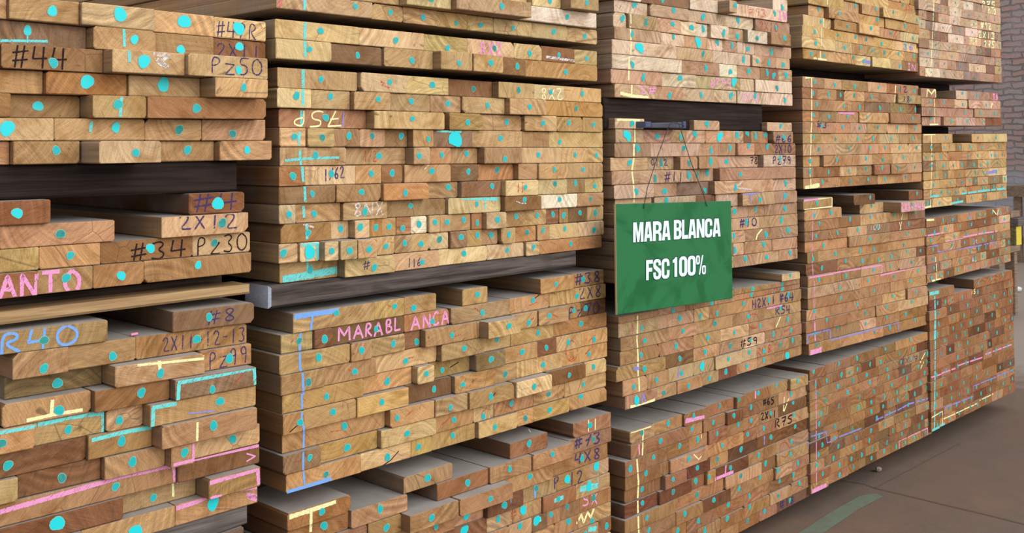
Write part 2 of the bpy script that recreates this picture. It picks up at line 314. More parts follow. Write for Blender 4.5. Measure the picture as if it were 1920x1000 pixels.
pack('c3p3', "third column's third pack", (184, 140, 98), tx('N', 135), col_('N', [360, 400, 440, 478, 557, 633, 711, 790, 878, 955]), tx('N', 1108), col_('N', [196, 236, 264, 293, 357, 419, 481, 540, 598, 655]), [
 'N:/1010-1105p@1062,213',
 'N:/500-757 760-935@858,272 937-1103@1017,258',
 'N:135-355 360-495@435,405 500-757@640,398 760-935@852,312 937-1105@1017,290',
 'N:135-357p@265,500 363-538@470,450 540-617@580,438 620-712@668,425 715-860@812,372 862-995@945,352 997-1108@1050,325',
 'N:145-403@282,567 408-550@486,517 555-742@657,480 747-912@836,442 917-1108@1010,400',
 'N:142-350@263,645 355-537@450,598 540-680@620,555 683-828p@762,528 830-965@900,493 968-1108@1048,458',
 'N:120-385@281,717 388-532d@469,665 536-670@605,630 673-795@740,600 797-917p@850,570 919-1015@970,537 1017-1110@1064,517',
 'N:155-282@222,813 285-402@345,778 405-527p@478,745 530-640@588,708b 650-790p@730,665 793-877p@843,630 879-962@920,625 965-1040@1008,592 1042-1110@1073,567',
 'N:167-338@238,888b 340-438@383,848 445-580@517,808 583-667@629,772 670-760d@715,737 763-873@828,710 875-962@918,678 965-1110@1045,655b'])
pack('c3p4', "third column's lowest pack", (166, 118, 78), tx('O', 145), col_('O', [412, 490, 574, 666, 750, 836, 918, 1002, 1088, 1173, 1258, 1343]), tx('O', 1187), col_('O', [68, 133, 200, 265, 335, 402, 470, 540, 610, 678, 745, 808]), [
 'O:145-290p@230,410 293-450@382,360 463-602@532,310 605-752@683,260 770-825@788,215 830-970@910,180 972-1065@1017,138 1085-1188p@1142,103',
 'O:150-240 243-480@338,458 483-567@522,393 575-703@647,350 715-808d@768,303 812-912@868,262 915-1015 1018-1183p@1103,188',
 'O:115-243@160,615 248-362@297,555 365-490@450,490 492-592@555,455 605-712@670,415 715-833@793,362 835-893@868,340 897-1010p@985,300 1015-1175d@1115,237',
 'O:115-370@253,645 380-592p@503,555 597-808@700,487 810-880@848,423 882-998@942,388 1003-1187p@1120,310',
 'O:110-320@229,752 350-475@412,675 480-610d@553,618 615-715@672,570 718-885d@810,513 887-1062d@985,442 1065-1185d@1127,382',
 'O:110-303d@232,828 315-503d@413,755 507-575@544,700 592-645@622,667 650-833d@748,617 837-998@912,547 1000-1187p@1105,468',
 'O:110-405@257,905 410-685@553,780 698-910p@810,660 913-990@953,595 1000-1187p@1100,535',
 'O:110-403@268,982 410-565@480,880 567-727d@650,805 728-855@797,740 857-978@920,678 992-1088p@1025,628 1090-1187@1143,590',
 'O:~110-467 470-637@560,930 640-805@735,838 808-915@858,788 917-952 955-1083@1035,703 1085-1187@1093,678',
 'O:~110-533 535-667p@598,985 669-808@728,915 810-955@860,850 957-1083p@1028,783 1085-1187@1152,712',
 'O:~110-665 667-768 770-893r@848,935 895-993@947,880 997-1188g@1097,818'])

pack('c4p1', "fourth column's top pack", (204, 160, 106), tx('P', 152), col_('P', [-230, -145, -62, 22, 103, 186, 271, 361, 442]), tx('P', 1028), col_('P', [-20, 50, 121, 190, 262, 331, 401, 471, 543]), [
 'P:~200-1050', 'P:~200-598 600-802 810-985r@890,30 988-1050@1017,75',
 'P:200-465 467-580@535,38 605-740@693,67 765-945@820,102 948-1052@1000,155',
 'P:200-320@260,65 355-583@415,103 588-768@700,147 778-930@920,200 932-1045r',
 'P:160-368p@277,157 395-565@478,203 583-733@654,220 735-890@800,250 893-1043p@967,287',
 'P:152-313@230,240 315-487@402,263 489-575@537,278 577-685@618,295 690-830@732,325 833-1025p@912,340',
 'P:150-400p@238,328 402-527p@455,358 530-618@572,357 622-722@662,378 725-778@750,392 780-912@860,400 915-1022@972,415',
 'P:155-262@203,405 264-480@298,418 482-553@518,428 557-662p@595,460 677-812p 814-893@865,495 897-1020d'])
pack('c4p2', "fourth column's second pack", (188, 142, 98), tx('Q', 98), col_('Q', [48, 125, 205, 285, 365, 445, 518, 602, 682, 758, 835]), tx('Q', 920), col_('Q', [115, 183, 245, 310, 380, 446, 516, 580, 650, 718, 782]), [
 'Q:100-255@177,88 258-372@315,108 378-558@455,117 562-682p@617,125 684-830@760,140 832-907@868,150',
 'Q:97-205@165,168 208-333@270,175 335-388d@355,177 390-527@450,182 530-745@570,192 765-920@842,212',
 'Q:97-317@190,245 320-438@379,255 441-527@487,263 529-707g@628,268 712-830@770,277 832-890d@875,280',
 'Q:97-210@167,318 213-333@273,328 337-483@403,330 495-692@540,333 710-920@857,343',
 'Q:97-305@223,393 310-425@370,400 430-547p@490,408 550-680@613,402 687-828p@750,405 832-925@875,412',
 'Q:97-228@170,470 230-408@320,485 413-527@475,480 530-632@580,482 638-767p@705,480 772-928@855,482',
 'Q:97-328p@203,558 331-502p@413,550 505-622@557,547 628-706@665,543 708-830p@765,545 833-928p@882,545',
 'Q:97-215@145,638 240-490@328,628 492-577p@533,620 580-717@648,628 720-922p@792,612',
 'Q:97-172@145,710 175-353r@272,712 357-472p@417,705 475-573@532,692 593-697@642,685 710-822@757,683 825-922p@872,680',
 'Q:97-140 142-352@230,782 355-483@423,780 485-612@546,765 615-732@664,763 738-915@806,750'])
pack('c4p3', "fourth column's third pack", (182, 136, 92), tx('S', 88), col_('S', [110, 180, 250, 319, 383, 452, 522, 597, 668, 740, 810, 882, 955, 1028, 1100]), tx('S', 850), col_('S', [50, 110, 172, 232, 290, 348, 406, 466, 528, 590, 652, 714, 776, 840, 905]), [
 'S:85-268@172,135 /400-533d@505,100 /745-830d@798,75',
 'S:90-200@157,212 202-322@260,195 /437-583p@513,158 695-845p@770,140',
 'S:90-302@187,263 307-438@377,238 442-600@507,220 602-740@657,213 742-840g@785,190',
 'S:90-243@167,343 245-357@300,320 360-480p@428,303 482-620@550,290 622-848@745,268',
 'S:90-355@213,403 368-615@500,360 622-812@733,328 815-850@832,312',
 'S:105-172@147,485 175-382@290,455 385-480@440,435 483-610@528,428 612-850@714,400',
 'S:95-293d@203,542 298-398@350,500 400-500@455,500 503-585@558,495 592-678@637,475 683-782p@733,440 785-852d@818,437',
 'S:108-270@185,612 272-443@355,590 447-575p@525,555 580-675@633,532 678-850p@765,507',
 'S:105-430p@313,663 433-550@491,620 553-715@653,597 717-850@805,560',
 'S:105-428@318,728 432-620@531,685 623-712 714-852@757,625',
 'S:95-212@155,765 214-572@424,770 577-713@647,720 728-852p@792,688',
 'S:90-368@232,820 370-412 418-522@475,825 530-665@607,785 670-852p@765,755',
 'S:90-190@158,905 193-425@302,870 428-527p@478,892 530-673@607,853 680-850r@727,832',
 'S:107-300@173,985 303-450 452-572@533,945 575-683@627,917 690-852@785,865'])
pack('c4p4', "fourth column's lowest pack", (164, 118, 76), tx('U', 82), [ty('U', 240+48.75*i) for i in range(13)], tx('U', 648), [ty('U', 58+41*i) for i in range(13)],
 ['U:82-160r@112,238 161-272@231,207 275-410@317,183 412-483@450,140 486-638@567,97']+['U:~80-648']*11)
pack('c5p1', "rightmost column's top pack", (206, 168, 134), tx('P', 1030), [ty('P', 572-71*i) for i in range(10, -1, -1)], tx('P', 1645), [ty('P', 623-62.5*i) for i in range(10, -1, -1)], ['P:~1030-1645']*10)
pack('c5p2', "rightmost column's short second pack", (192, 146, 116), tx('P', 1037), col_('P', [660, 735, 803, 872, 943]), tx('P', 1635), col_('P', [700, 758, 822, 885, 946]), [
 'P:1037-1150 /1300-1380p@1340,700 1387-1553@1450,717 1555-1612r', 'P:1040-1130@1097,765 1133-1288r@1197,768 1290-1385@1342,783 1395-1570p@1518,787 1572-1630',
 'P:1040-1150@1093,835 1152-1425@1355,843 1437-1508@1472,845 1510-1635@1583,850', 'P:1040-1180@1097,890 1205-1295@1252,908 1300-1440p@1373,910 1443-1513@1488,915 1515-1638d'])
pack('c5p3', "rightmost column's third pack", (200, 156, 104), tx('Q', 930), col_('Q', [447, 515, 577, 640, 710, 775, 838, 905, 970]), tx('Q', 1505), col_('Q', [447, 505, 565, 622, 680, 735, 790, 843, 900]), [
 'Q:932-1137@1088,472 /1270-1350@1310,475 1352-1512p@1435,475']+['Q:~930-1508']*7)
pack('c5p4', "rightmost column's fourth pack", (186, 138, 94), tx('S', 850), [ty('S', 235+57.8*i) for i in range(8)], tx('S', 1375), [ty('S', 158+50*i) for i in range(8)], ['S:~850-1372']*7)
pack('c5p5', "rightmost column's lowest pack", (158, 108, 70), 1738, lerp(546, 814, 14), 1895, lerp(507, 740, 14), ['X:1738-1785 /1822-1845@1834,530 1847-1868@1858,522 1870-1894@1880,515']+['X:~1738-1895']*13)

TOK = re.compile(r'^([A-Z]:)?(~|/)?(-?\d+)-([A-Z]?)(-?\d+)([a-z]?)(?:@([A-Z]?)(-?\d+),(-?\d+)(b?))?$')
def jit(c, k):
    c = (c[0]*.965, c[1]*.985, c[2]*1.01)
    l = random.gauss(0, .05); return tuple(min(250, max(10, v*(1+l)+random.gauss(0, k))) for v in c)
def tone_of(base, fl, where):
    r, g, b = base
    if fl == '': 
        q = random.random()
        c = (r, g, b) if q < .6 else (r*.93, g*.9, b*.88) if q < .8 else (r*1.05, g*1.08, b*1.1)
    elif fl == 'p': c = (r*1.1, g*1.16, b*1.24)
    elif fl == 'w': c = (238, 218, 184)
    elif fl == 'd': c = (r*.74, g*.66, b*.64)
    elif fl == 'r': c = (r*.9, g*.83, b*.78)
    elif fl == 'g': c = (r*.78, g*.78, b*.84)
    c = jit(c, 3)
    return tuple(min(.92, v) for v in lin(c))
BOARDS = []
DN = {'': 'tan', 'p': 'pale', 'w': 'whitish', 'd': 'dark brown', 'r': 'reddish brown', 'g': 'greyish'}
for pk in P:
    Dp = D-pk['p0']; pk['D'] = Dp
    A = [uy(pk['xa'], y, Dp) for y in pk['ya']]; B = [uy(pk['xb'], y, Dp) for y in pk['yb']]
    def zline(i, X, A=A, B=B):
        (xa, za), (xb, zb) = A[i], B[i]; return za+(zb-za)*(X-xa)/(xb-xa)
    pk['z'] = zline; pk['xmin'] = 9; pk['xmax'] = -9
    for ri, row in enumerate(pk['rows']):
        T = 'X'; prev = None; idx = 0
        def add(px0, px1, free, fl, dot, auto, nxt=0):
            global prev, idx
            if prev is None or free:
                p = random.uniform(0, .012); p = min(p, -.5*nxt) if nxt > .008 else p
                y = Dp-p; XL = uy(px0, 300, y)[0]
            else:
                gap = px0-prev['px1']; XL = prev['XR']+.0006; y = None
                if gap > 2.2:
                    d = ray(px0, 300); s = XL/d.x if abs(d.x) > 1e-4 else 9; y = s*d.y
                    if not (Dp-.095 < y <= Dp+.06): y = Dp-min(.095, max(0, Dp-y)); XL = max(XL, uy(px0, 300, y)[0])
                if y is None: 
                    y = min(Dp+.01, prev['y']+max(0, (Dp-prev['y'])*.75)+random.uniform(-.0005, .004))
                    if nxt > .008: y = max(y, Dp+min(.04, .5*nxt))
            XR = uy(px1, 300, y)[0]
            if XR-XL < .012: XR = XL+.012
            if dot is None and auto and random.random() < .93: dot = ('auto',)
            b = dict(pk=pk, ri=ri, XL=XL, XR=XR, y=y, y2=y+random.gauss(0, .0012), px0=px0, px1=px1, fl=fl, dot=dot, idx=idx, auto=auto)
            b['tone'] = tone_of(pk['base'], fl, pk); b['free'] = free
            BOARDS.append(b); prev = b; idx += 1
            pk['xmin'] = min(pk['xmin'], XL); pk['xmax'] = max(pk['xmax'], XR)
        toks = row.split()
        for ti, tk in enumerate(toks):
            m = TOK.match(tk)
            if not m: raise Exception('bad token '+tk)
            if m[1]: T = m[1][0]
            x0 = tx(T, int(m[3])); T2_ = m[4] or T; x1 = tx(T2_, int(m[5]))
            if m[4]: pass
            if m[2] == '~':
                x = x0; dep = uy(x, 300, Dp)[0]; X1 = uy(x1, 300, Dp)[0]; Xc = dep; cuts = [x0]
                while True:
                    Xc += random.choice((.075, .1, .12, .15, .17, .2, .24))*random.uniform(.9, 1.1)
                    if Xc > X1-.06: break
                    cuts.append(proj(Xc, Dp, 1.5)[0])
                cuts.append(x1)
                for a_, b_ in zip(cuts, cuts[1:]):
                    g = random.choice((0, 0, 0, .008, .014))*min(900, 1.7*(b_-a_)/.15)*.25 if a_ != x0 else 0
                    add(a_+g, b_, False, random.choice(('', '', '', '', '', 'p', 'd', '', 'r', '', '', 'g')), None, True)
            else:
                dot = None
                if m[8]: td = m[7] or (T2_ if m[4] else T); dot = (tx(td, int(m[8])), ty(td, int(m[9])), bool(m[10]))
                if m[4] and m[7] is None and dot: pass
                nx = 0
                if ti+1 < len(toks):
                    m2 = TOK.match(toks[ti+1])
                    if not m2[2]:
                        g = tx(m2[1][0] if m2[1] else (m[4] or T), int(m2[3]))-x1
                        if g > 2.2:
                            d1 = ray(x1, 300); Xr = uy(x1, 300, Dp)[0]; d2 = ray(x1+g, 300); nx = Dp-Xr/d2.x*d2.y
                add(x0, x1, m[2] == '/', m[6], dot, False, min(.08, nx))
            if m[4]: T = m[4]
# ---- visible area of each board end
for b in BOARDS:
    z = b['pk']['z']; ri = b['ri']
    xs = [max(0, min(1920, v)) for v in (b['px0'], b['px1'])]
    c = [proj(X, b['y'], z(ri+k, X)) for X in (b['XL'], b['XR']) for k in (0, 1)]
    ys = [q[1] for q in c]; y0 = (ys[0]+ys[2])/2; y1 = (ys[1]+ys[3])/2
    b['area'] = max(0, xs[1]-xs[0])*max(0, min(1000, y1)-max(0, y0)); b['bb'] = (b['px0']-15, min(ys)-6, b['px1']+15, max(ys)+6)
order = sorted(BOARDS, key=lambda b: -b['area'])
for i, b in enumerate(order): b['ind'] = i < 300 and b['area'] > 0
for i, b in enumerate(order[:300]):
    cx, cy = (b['px0']+b['px1'])/2, (b['bb'][1]+b['bb'][3])/2
    if 1158 < cx < 1370 and 400 < cy < 560: b['ind'] = False

# ------------------------------------------------------------------ marks: strokes of chalk and crayon
G = {'0': [[(.5, 1), (.1, .8), (.05, .3), (.4, 0), (.9, .2), (.95, .7), (.5, 1)]], '1': [[(.5, 1), (.45, 0)]], '2': [[(.1, .75), (.35, 1), (.8, .9), (.75, .6), (.1, 0), (1, .05)]],
 '3': [[(.1, .9), (.6, 1), (.85, .8), (.4, .55), (.9, .3), (.6, 0), (.05, .1)]], '4': [[(.2, 1), (.05, .4), (.95, .45)], [(.75, 1), (.65, 0)]], '5': [[(.95, 1), (.25, 1), (.2, .6), (.8, .55), (.85, .15), (.4, 0), (.05, .1)]],
 '6': [[(.8, 1), (.3, .7), (.1, .25), (.5, 0), (.9, .25), (.5, .5), (.15, .3)]], '7': [[(.05, .95), (.95, 1), (.4, 0)], [(.25, .5), (.8, .55)]], '8': [[(.5, .5), (.15, .8), (.5, 1), (.85, .8), (.5, .5), (.1, .2), (.5, 0), (.9, .2), (.5, .5)]],
 '9': [[(.85, .6), (.4, .5), (.15, .8), (.55, 1), (.85, .8), (.7, 0)]], '#': [[(.35, 1), (.15, 0)], [(.75, 1), (.55, 0)], [(0, .65), (1, .75)], [(0, .3), (.95, .38)]], 'X': [[(.1, 1), (.9, 0)], [(.9, 1), (.1, 0)]],
 'M': [[(.05, 0), (.1, 1), (.5, .4), (.9, 1), (.95, 0)]], 'A': [[(.05, 0), (.5, 1), (.95, 0)], [(.25, .4), (.75, .4)]], 'R': [[(.1, 0), (.15, 1), (.75, .95), (.8, .65), (.2, .5), (.9, 0)]], 'B': [[(.1, 0), (.12, 1), (.7, .95), (.7, .6), (.15, .52), (.85, .4), (.8, .05), (.1, 0)]],
 'L': [[(.15, 1), (.1, 0), (.9, .02)]], 'N': [[(.08, 0), (.1, 1), (.88, 0), (.92, 1)]], 'C': [[(.9, .85), (.5, 1), (.1, .6), (.2, .1), (.6, 0), (.95, .2)]], 'T': [[(0, 1), (1, 1)], [(.5, 1), (.5, 0)]], 'O': [[(.5, 1), (.1, .75), (.1, .25), (.5, 0), (.9, .25), (.9, .75), (.5, 1)]],
 'P': [[(.15, 0), (.15, 1), (.8, .9), (.75, .55), (.15, .45)]], 'Z': [[(.1, .6), (.9, .6), (.1, 0), (.95, 0)]], 'I': [[(.5, 0), (.5, 1)], [(.2, 1), (.8, 1)], [(.2, 0), (.8, 0)]], 'H': [[(.1, 0), (.1, 1)], [(.9, 0), (.9, 1)], [(.1, .5), (.9, .5)]], 'F': [[(.1, 0), (.1, 1), (.9, 1)], [(.1, .55), (.7, .55)]],
 'E': [[(.9, 1), (.1, 1), (.1, 0), (.9, 0)], [(.1, .5), (.7, .5)]], '-': [[(.15, .5), (.85, .5)]], '/': [[(.1, 0), (.9, 1)]], '+': [[(.1, .5), (.9, .5)], [(.5, .1), (.5, .9)]], 'V': [[(.1, 1), (.5, 0), (.95, 1)]], ' ': []}
MARKS = []
def smooth(q):
    for _ in range(2):
        o = [q[0]]
        for a, b in zip(q, q[1:]): o += [(a[0]*.75+b[0]*.25, a[1]*.75+b[1]*.25), (a[0]*.25+b[0]*.75, a[1]*.25+b[1]*.75)]
        q = o+[q[-1]]
    return q
def line(t, pts, w, col, kind='chalk_line'):
    if tx(t, pts[0][0]) > 1140: w *= 1.25
    MARKS.append(dict(pts=[(tx(t, a), ty(t, b)) for a, b in pts], w=w, col=col, kind=kind, ch=''))
def text(s, x0, y0, x1, y1, h, w, col, flip=False):
    n = len(s); dx, dy = (x1-x0)/n, (y1-y0)/n
    for i, c in enumerate(s):
        ox, oy = x0+dx*(i+.08), y0+dy*i
        for pl in G[c]:
            q = []
            for gx, gy in pl:
                if flip: gx, gy = 1-gx, 1-gy
                q.append((ox+gx*dx*.82+random.gauss(0, .25), oy+gx*dy*.82-gy*h+random.gauss(0, .25)))
            MARKS.append(dict(pts=smooth(q) if c in '0235689OCPRBS' else q, w=w*(1.3 if x0 < 1140 else 1.6), col=col, kind='chalk_writing' if col in ('pink', 'yel', 'whi', 'blue', 'lil') else 'crayon_writing', ch=(s, i, c)))
# column one
text('#44', 20, 127, 130, 132, 43, 2.6, 'blk'); text('#42R', 404, 70, 484, 78, 32, 1.6, 'pur'); text('2X11', 404, 105, 492, 112, 25, 2, 'pur'); text('PZ50', 393, 142, 496, 148, 31, 2, 'pur')
for pl in ([(703, 160), (706, 270)], [(733, 300), (735, 365)], [(690, 555), (682, 665)], [(520, 690), (513, 750)]): line('A', pl, 6, 'cyan')
line('A', [(0, 225), (270, 230)], 5, 'cyan'); line('A', [(155, 150), (155, 240)], 3, 'cyan'); line('A', [(870, 320), (960, 330), (900, 370), (955, 395), (890, 350)], 8, 'whi'); line('A', [(1475, 190), (1505, 155)], 2, 'red')
text('#4', 360, 398, 450, 392, 34, 2.4, 'pur'); text('2X12', 332, 430, 446, 427, 28, 2.4, 'pur'); text('#34', 243, 492, 352, 482, 34, 2.6, 'blk'); text('PZ30', 366, 480, 466, 470, 34, 2, 'blk')
text('ANTO', -6, 560, 156, 548, 42, 6, 'pink')
text('#8', 385, 609, 446, 599, 26, 2, 'pur'); text('R40', -6, 664, 153, 643, 38, 4.5, 'blue'); text('2X11-12-13', 303, 661, 462, 640, 27, 1.8, 'pur'); text('PZ99', 390, 692, 466, 678, 32, 1.8, 'pur')
for pl, w in (([(1011, 225), (1017, 125)], 8), ([(1010, 118), (1100, 103), (1180, 88), (1440, 38)], 9), ([(1445, 40), (1453, 130)], 7), ([(866, 370), (872, 262)], 8), ([(865, 265), (1003, 240)], 8), ([(0, 425), (205, 388)], 7), ([(215, 388), (400, 345), (590, 320)], 9), ([(585, 320), (587, 430)], 8), ([(520, 470), (700, 425), (868, 395)], 8)):
    line('C', pl, w, 'cyan')
for pl, w in (([(0, 885), (400, 770), (700, 680), (985, 618)], 10), ([(985, 618), (994, 712)], 8), ([(1025, 597), (1240, 550), (1470, 500)], 6), ([(1190, 692), (1300, 660), (1465, 613)], 8), ([(1462, 610), (1470, 700)], 8), ([(1000, 862), (1140, 815), (1210, 775), (1460, 738)], 9), ([(1400, 780), (1460, 790), (1410, 800), (1458, 815)], 6), ([(1003, 738), (1110, 708)], 6), ([(985, 583), (1105, 553)], 6), ([(1095, 560), (1100, 460)], 6), ([(1400, 590), (1450, 560), (1400, 545)], 3)):
    line('C', pl, w, 'pink')
for pl, w in (([(150, 358), (300, 325), (470, 297)], 7), ([(298, 240), (292, 322)], 7), ([(905, 0), (912, 100)], 7), ([(780, 30), (1160, -8)], 5), ([(1122, 335), (1120, 440)], 5), ([(980, 735), (983, 820)], 5)): line('C', pl, w, 'yel')
line('C', [(1335, 120), (1400, 55)], 3, 'red'); line('C', [(1070, 295), (1220, 280)], 3, 'lil')
# column two
line('X', [(572, -5), (570, 30)], 6, 'cyan'); line('X', [(573, 40), (571, 60), (572, 108)], 6.5, 'cyan'); line('X', [(568, 128), (568, 150), (568, 198)], 7, 'cyan'); line('X', [(565, 206), (565, 238)], 6, 'cyan')
line('F', [(273, 25), (267, 112)], 6, 'cyan'); line('F', [(273, 138), (280, 235)], 6, 'cyan'); line('F', [(288, 240), (296, 337)], 6, 'cyan'); line('F', [(302, 360), (307, 463)], 6, 'cyan'); line('F', [(296, 490), (300, 562)], 6, 'cyan'); line('F', [(316, 590), (320, 695)], 6, 'cyan'); line('F', [(318, 715), (322, 905)], 5, 'cyan')
line('F', [(180, 203), (350, 190), (520, 185)], 5, 'cyan'); line('F', [(165, 955), (330, 925), (505, 893)], 14, 'cyan'); line('F', [(275, 730), (385, 720), (385, 820)], 7, 'cyan')
line('D', [(338, -20), (338, 60)], 12, 'rose'); text('P57', 543, 237, 645, 237, 30, 2.6, 'yel', True); line('F', [(295, 600), (365, 622)], 4, 'whi')
text('1/2', 681, 303, 706, 303, 20, 1.8, 'red'); text('1/62', 606, 340, 646, 333, 22, 1.8, 'pur'); text('8NX', 661, 407, 722, 402, 26, 2.6, 'whi'); text('8X2', 897, 105, 942, 104, 26, 3, 'pink'); text('8X2', 1012, 187, 1056, 189, 22, 2, 'yel', True)
text('1', 764, 502, 772, 500, 17, 1.6, 'pur'); text('16', 772, 502, 790, 498, 16, 1.6, 'pur'); text('#', 680, 505, 695, 502, 16, 1.4, 'pur')
line('E', [(600, 165), (585, 235)], 2, 'red'); line('E', [(895, 425), (1110, 455)], 5, 'whi'); line('D', [(820, 835), (808, 950)], 3, 'lil'); line('F', [(1080, 230), (1050, 260)], 2, 'whi')
line('G', [(220, 505), (330, 508), (448, 512)], 6, 'cyan'); line('G', [(365, 510), (367, 575)], 3, 'cyan'); text('11', 968, 362, 984, 360, 20, 2, 'red'); line('G', [(60, 85), (215, 90)], 5, 'cyan')
line('G', [(560, 522), (590, 535), (620, 535)], 2, 'whi'); line('D', [(1090, 610), (1130, 630), (1100, 640), (1160, 660)], 3, 'red')
line('H', [(365, 312), (500, 292), (650, 270)], 12, 'blue'); line('H', [(487, 300), (475, 398)], 5, 'blue'); line('H', [(412, 415), (405, 480), (408, 640), (425, 655), (430, 800)], 5.5, 'blue'); line('J', [(521, -90), (525, 20), (522, 90), (540, 180), (537, 350), (535, 500), (545, 620)], 4.5, 'blue'); line('J', [(408, 680), (560, 635), (755, 572)], 7.5, 'blue')
for s, x0, x1, y in (('M', 631, 660, 641), ('A', 660, 684, 637), ('R', 683, 700, 633), ('A', 700, 720, 632), ('B', 722, 738, 625), ('L', 738, 754, 621), ('A', 768, 790, 621), ('N', 791, 809, 617), ('C', 809, 824, 612), ('A', 825, 843, 610)): text(s, x0, y, x1, y-3, 25, 3.4, 'pink')
text('#38', 1077, 535, 1128, 528, 21, 2.2, 'pur'); text('2X8', 1083, 562, 1128, 556, 24, 2, 'pur'); text('PZ70', 1064, 598, 1126, 587, 22, 2, 'pur')
def ell(t, cx, cy, rx, ry): return [(cx+rx*math.cos(a*.5236), cy+ry*math.sin(a*.5236)) for a in range(13)]
line('I', ell('I', 905, 530, 36, 68), 2, 'red', 'crayon_line'); line('I', [(890, 585), (905, 550), (920, 575), (880, 600)], 1.5, 'red', 'crayon_line')
for t, a in (('I', [(300, 255), (340, 290)]), ('I', [(642, 245), (692, 222)]), ('I', [(785, 290), (820, 310)]), ('I', [(640, 335), (670, 315)]), ('I', [(1010, 470), (1050, 430)]), ('I', [(990, 550), (1035, 500)]), ('I', [(160, 435), (210, 418)]), ('I', [(265, 745), (312, 690)]), ('I', [(95, 990), (160, 930)]), ('I', [(340, 925), (380, 880)]), ('H', [(350, 480), (395, 430)]), ('H', [(1075, 582), (1125, 572)]), ('H', [(705, 640), (735, 655)]), ('H', [(955, 240), (980, 255)]), ('J', [(745, 220), (850, 205)]), ('J', [(1330, 85), (1385, 35)]), ('J', [(470, 435), (520, 430)]), ('I', [(930, 75), (925, 60)])): line(t, a, 2.2, 'red', 'crayon_line')
for t, a in (('I', [(145, 640), (200, 605)]), ('I', [(400, 815), (430, 770)]), ('I', [(655, 215), (712, 172)]), ('J', [(1140, 485), (1220, 430), (1280, 360)]), ('J', [(430, 200), (500, 140)])): line(t, a, 2, 'blk', 'crayon_line')
line('J', [(425, 868), (600, 812), (790, 744)], 9, 'yel'); line('J', [(597, 805), (593, 1000)], 6.5, 'yel')
text('#73', 1076, 842, 1128, 829, 22, 2.6, 'pur'); text('4X8', 1076, 872, 1128, 859, 21, 2.4, 'pur'); text('P 12', 1036, 918, 1094, 905, 24, 2.4, 'pur'); text('5X', 1090, 953, 1122, 947, 20, 2.4, 'pink')
line('K', [(1345, 110), (1345, 205)], 3, 'yel'); line('K', [(1400, 105), (1398, 190)], 3, 'yel'); line('K', [(925, 625), (928, 725)], 5, 'blue'); line('K', [(740, 690), (740, 750)], 2, 'blue')
line('K', [(1255, 940), (1290, 870), (1310, 930), (1340, 850), (1365, 890), (1390, 820)], 5, 'yel'); line('K', [(1280, 660), (1420, 630)], 11, 'cyan'); line('K', [(1420, 540), (1424, 620)], 2, 'cyan'); line('K', [(1080, 745), (1155, 715)], 8, 'cyan'); text('#', 956, 976, 970, 974, 18, 2.2, 'red'); line('K', [(925, 930), (975, 890)], 9, 'cyan')
line('K', [(1345, 980), (1410, 975)], 9, 'cyan')
# column three
for t, pl, w in (('L', [(288, 200), (292, 290), (290, 405)], 3.5), ('L', [(278, 430), (275, 605)], 4), ('L', [(297, 635), (295, 722)], 4), ('L', [(210, 700), (300, 722), (420, 735)], 5), ('L', [(290, 110), (292, 180)], 3), ('M', [(185, 55), (360, 58)], 5), ('M', [(320, 70), (322, 230)], 3.5), ('M', [(315, 240), (312, 340), (297, 440), (310, 540), (317, 610), (313, 680)], 4), ('N', [(243, 432), (240, 560), (246, 640), (247, 740), (252, 845)], 3.6), ('N', [(205, 922), (260, 915), (335, 885)], 5), ('O', [(152, 412), (285, 372)], 3.5), ('O', [(238, 395), (232, 540)], 3.5), ('O', [(200, 560), (210, 700), (205, 800), (210, 1000)], 4), ('N', [(985, 500), (998, 470), (1012, 438)], 2.5), ('O', [(1065, 205), (1058, 290)], 2.5), ('O', [(1090, 215), (1062, 290)], 2.5), ('M', [(1228, 960), (1240, 920), (1275, 878)], 3), ('O', [(530, 530), (560, 560), (575, 540)], 2)): line(t, pl, w, 'yel')
text('#93', 1403, 28, 1437, 34, 14, 1.3, 'red'); text('IN', 1458, 36, 1476, 40, 15, 2, 'pink'); text('2X10', 1423, 56, 1460, 61, 16, 1.6, 'red'); text('RZ65', 1330, 164, 1372, 164, 16, 1.8, 'pink', True); text('2#', 1196, 177, 1231, 177, 15, 1.8, 'pink'); text('2X10', 1390, 190, 1424, 192, 15, 1.5, 'pink')
text('#11', 1245, 341, 1282, 340, 18, 1.6, 'pur'); text('#66', 1454, 267, 1486, 267, 14, 1.6, 'pur'); text('2X10', 1451, 287, 1484, 287, 15, 1.6, 'pur'); text('PZ79', 1448, 308, 1484, 308, 15, 1.6, 'pur'); text('78', 1406, 308, 1421, 308, 13, 1.2, 'blk'); text('0112', 1220, 311, 1252, 311, 12, 1.2, 'pur'); text('#10', 1386, 427, 1420, 424, 16, 1.8, 'pur')
text('H2X11', 1410, 580, 1454, 570, 16, 1.8, 'pur'); text('#64', 1460, 568, 1488, 565, 16, 1.8, 'pur'); text('R54', 1453, 592, 1483, 588, 15, 1.6, 'pur'); line('N', [(935, 398), (1018, 380)], 4, 'pink'); line('N', ell('N', 865, 467, 30, 40), 1.8, 'red', 'crayon_line'); text('#59', 1388, 652, 1422, 646, 14, 1.5, 'blk'); text('R48', 1418, 668, 1447, 660, 14, 1.5, 'red')
line('N', [(215, 470), (218, 545)], 4, 'rose'); line('N', [(465, 715), (462, 770)], 3, 'lil'); line('N', [(222, 715), (255, 715)], 5, 'lil'); line('N', [(265, 905), (272, 850), (285, 895)], 3, 'lil'); line('N', [(490, 992), (600, 970)], 3, 'pink'); line('M', [(1060, 565), (1195, 580)], 2, 'whi'); line('M', [(1065, 570), (1120, 530)], 2.5, 'whi')
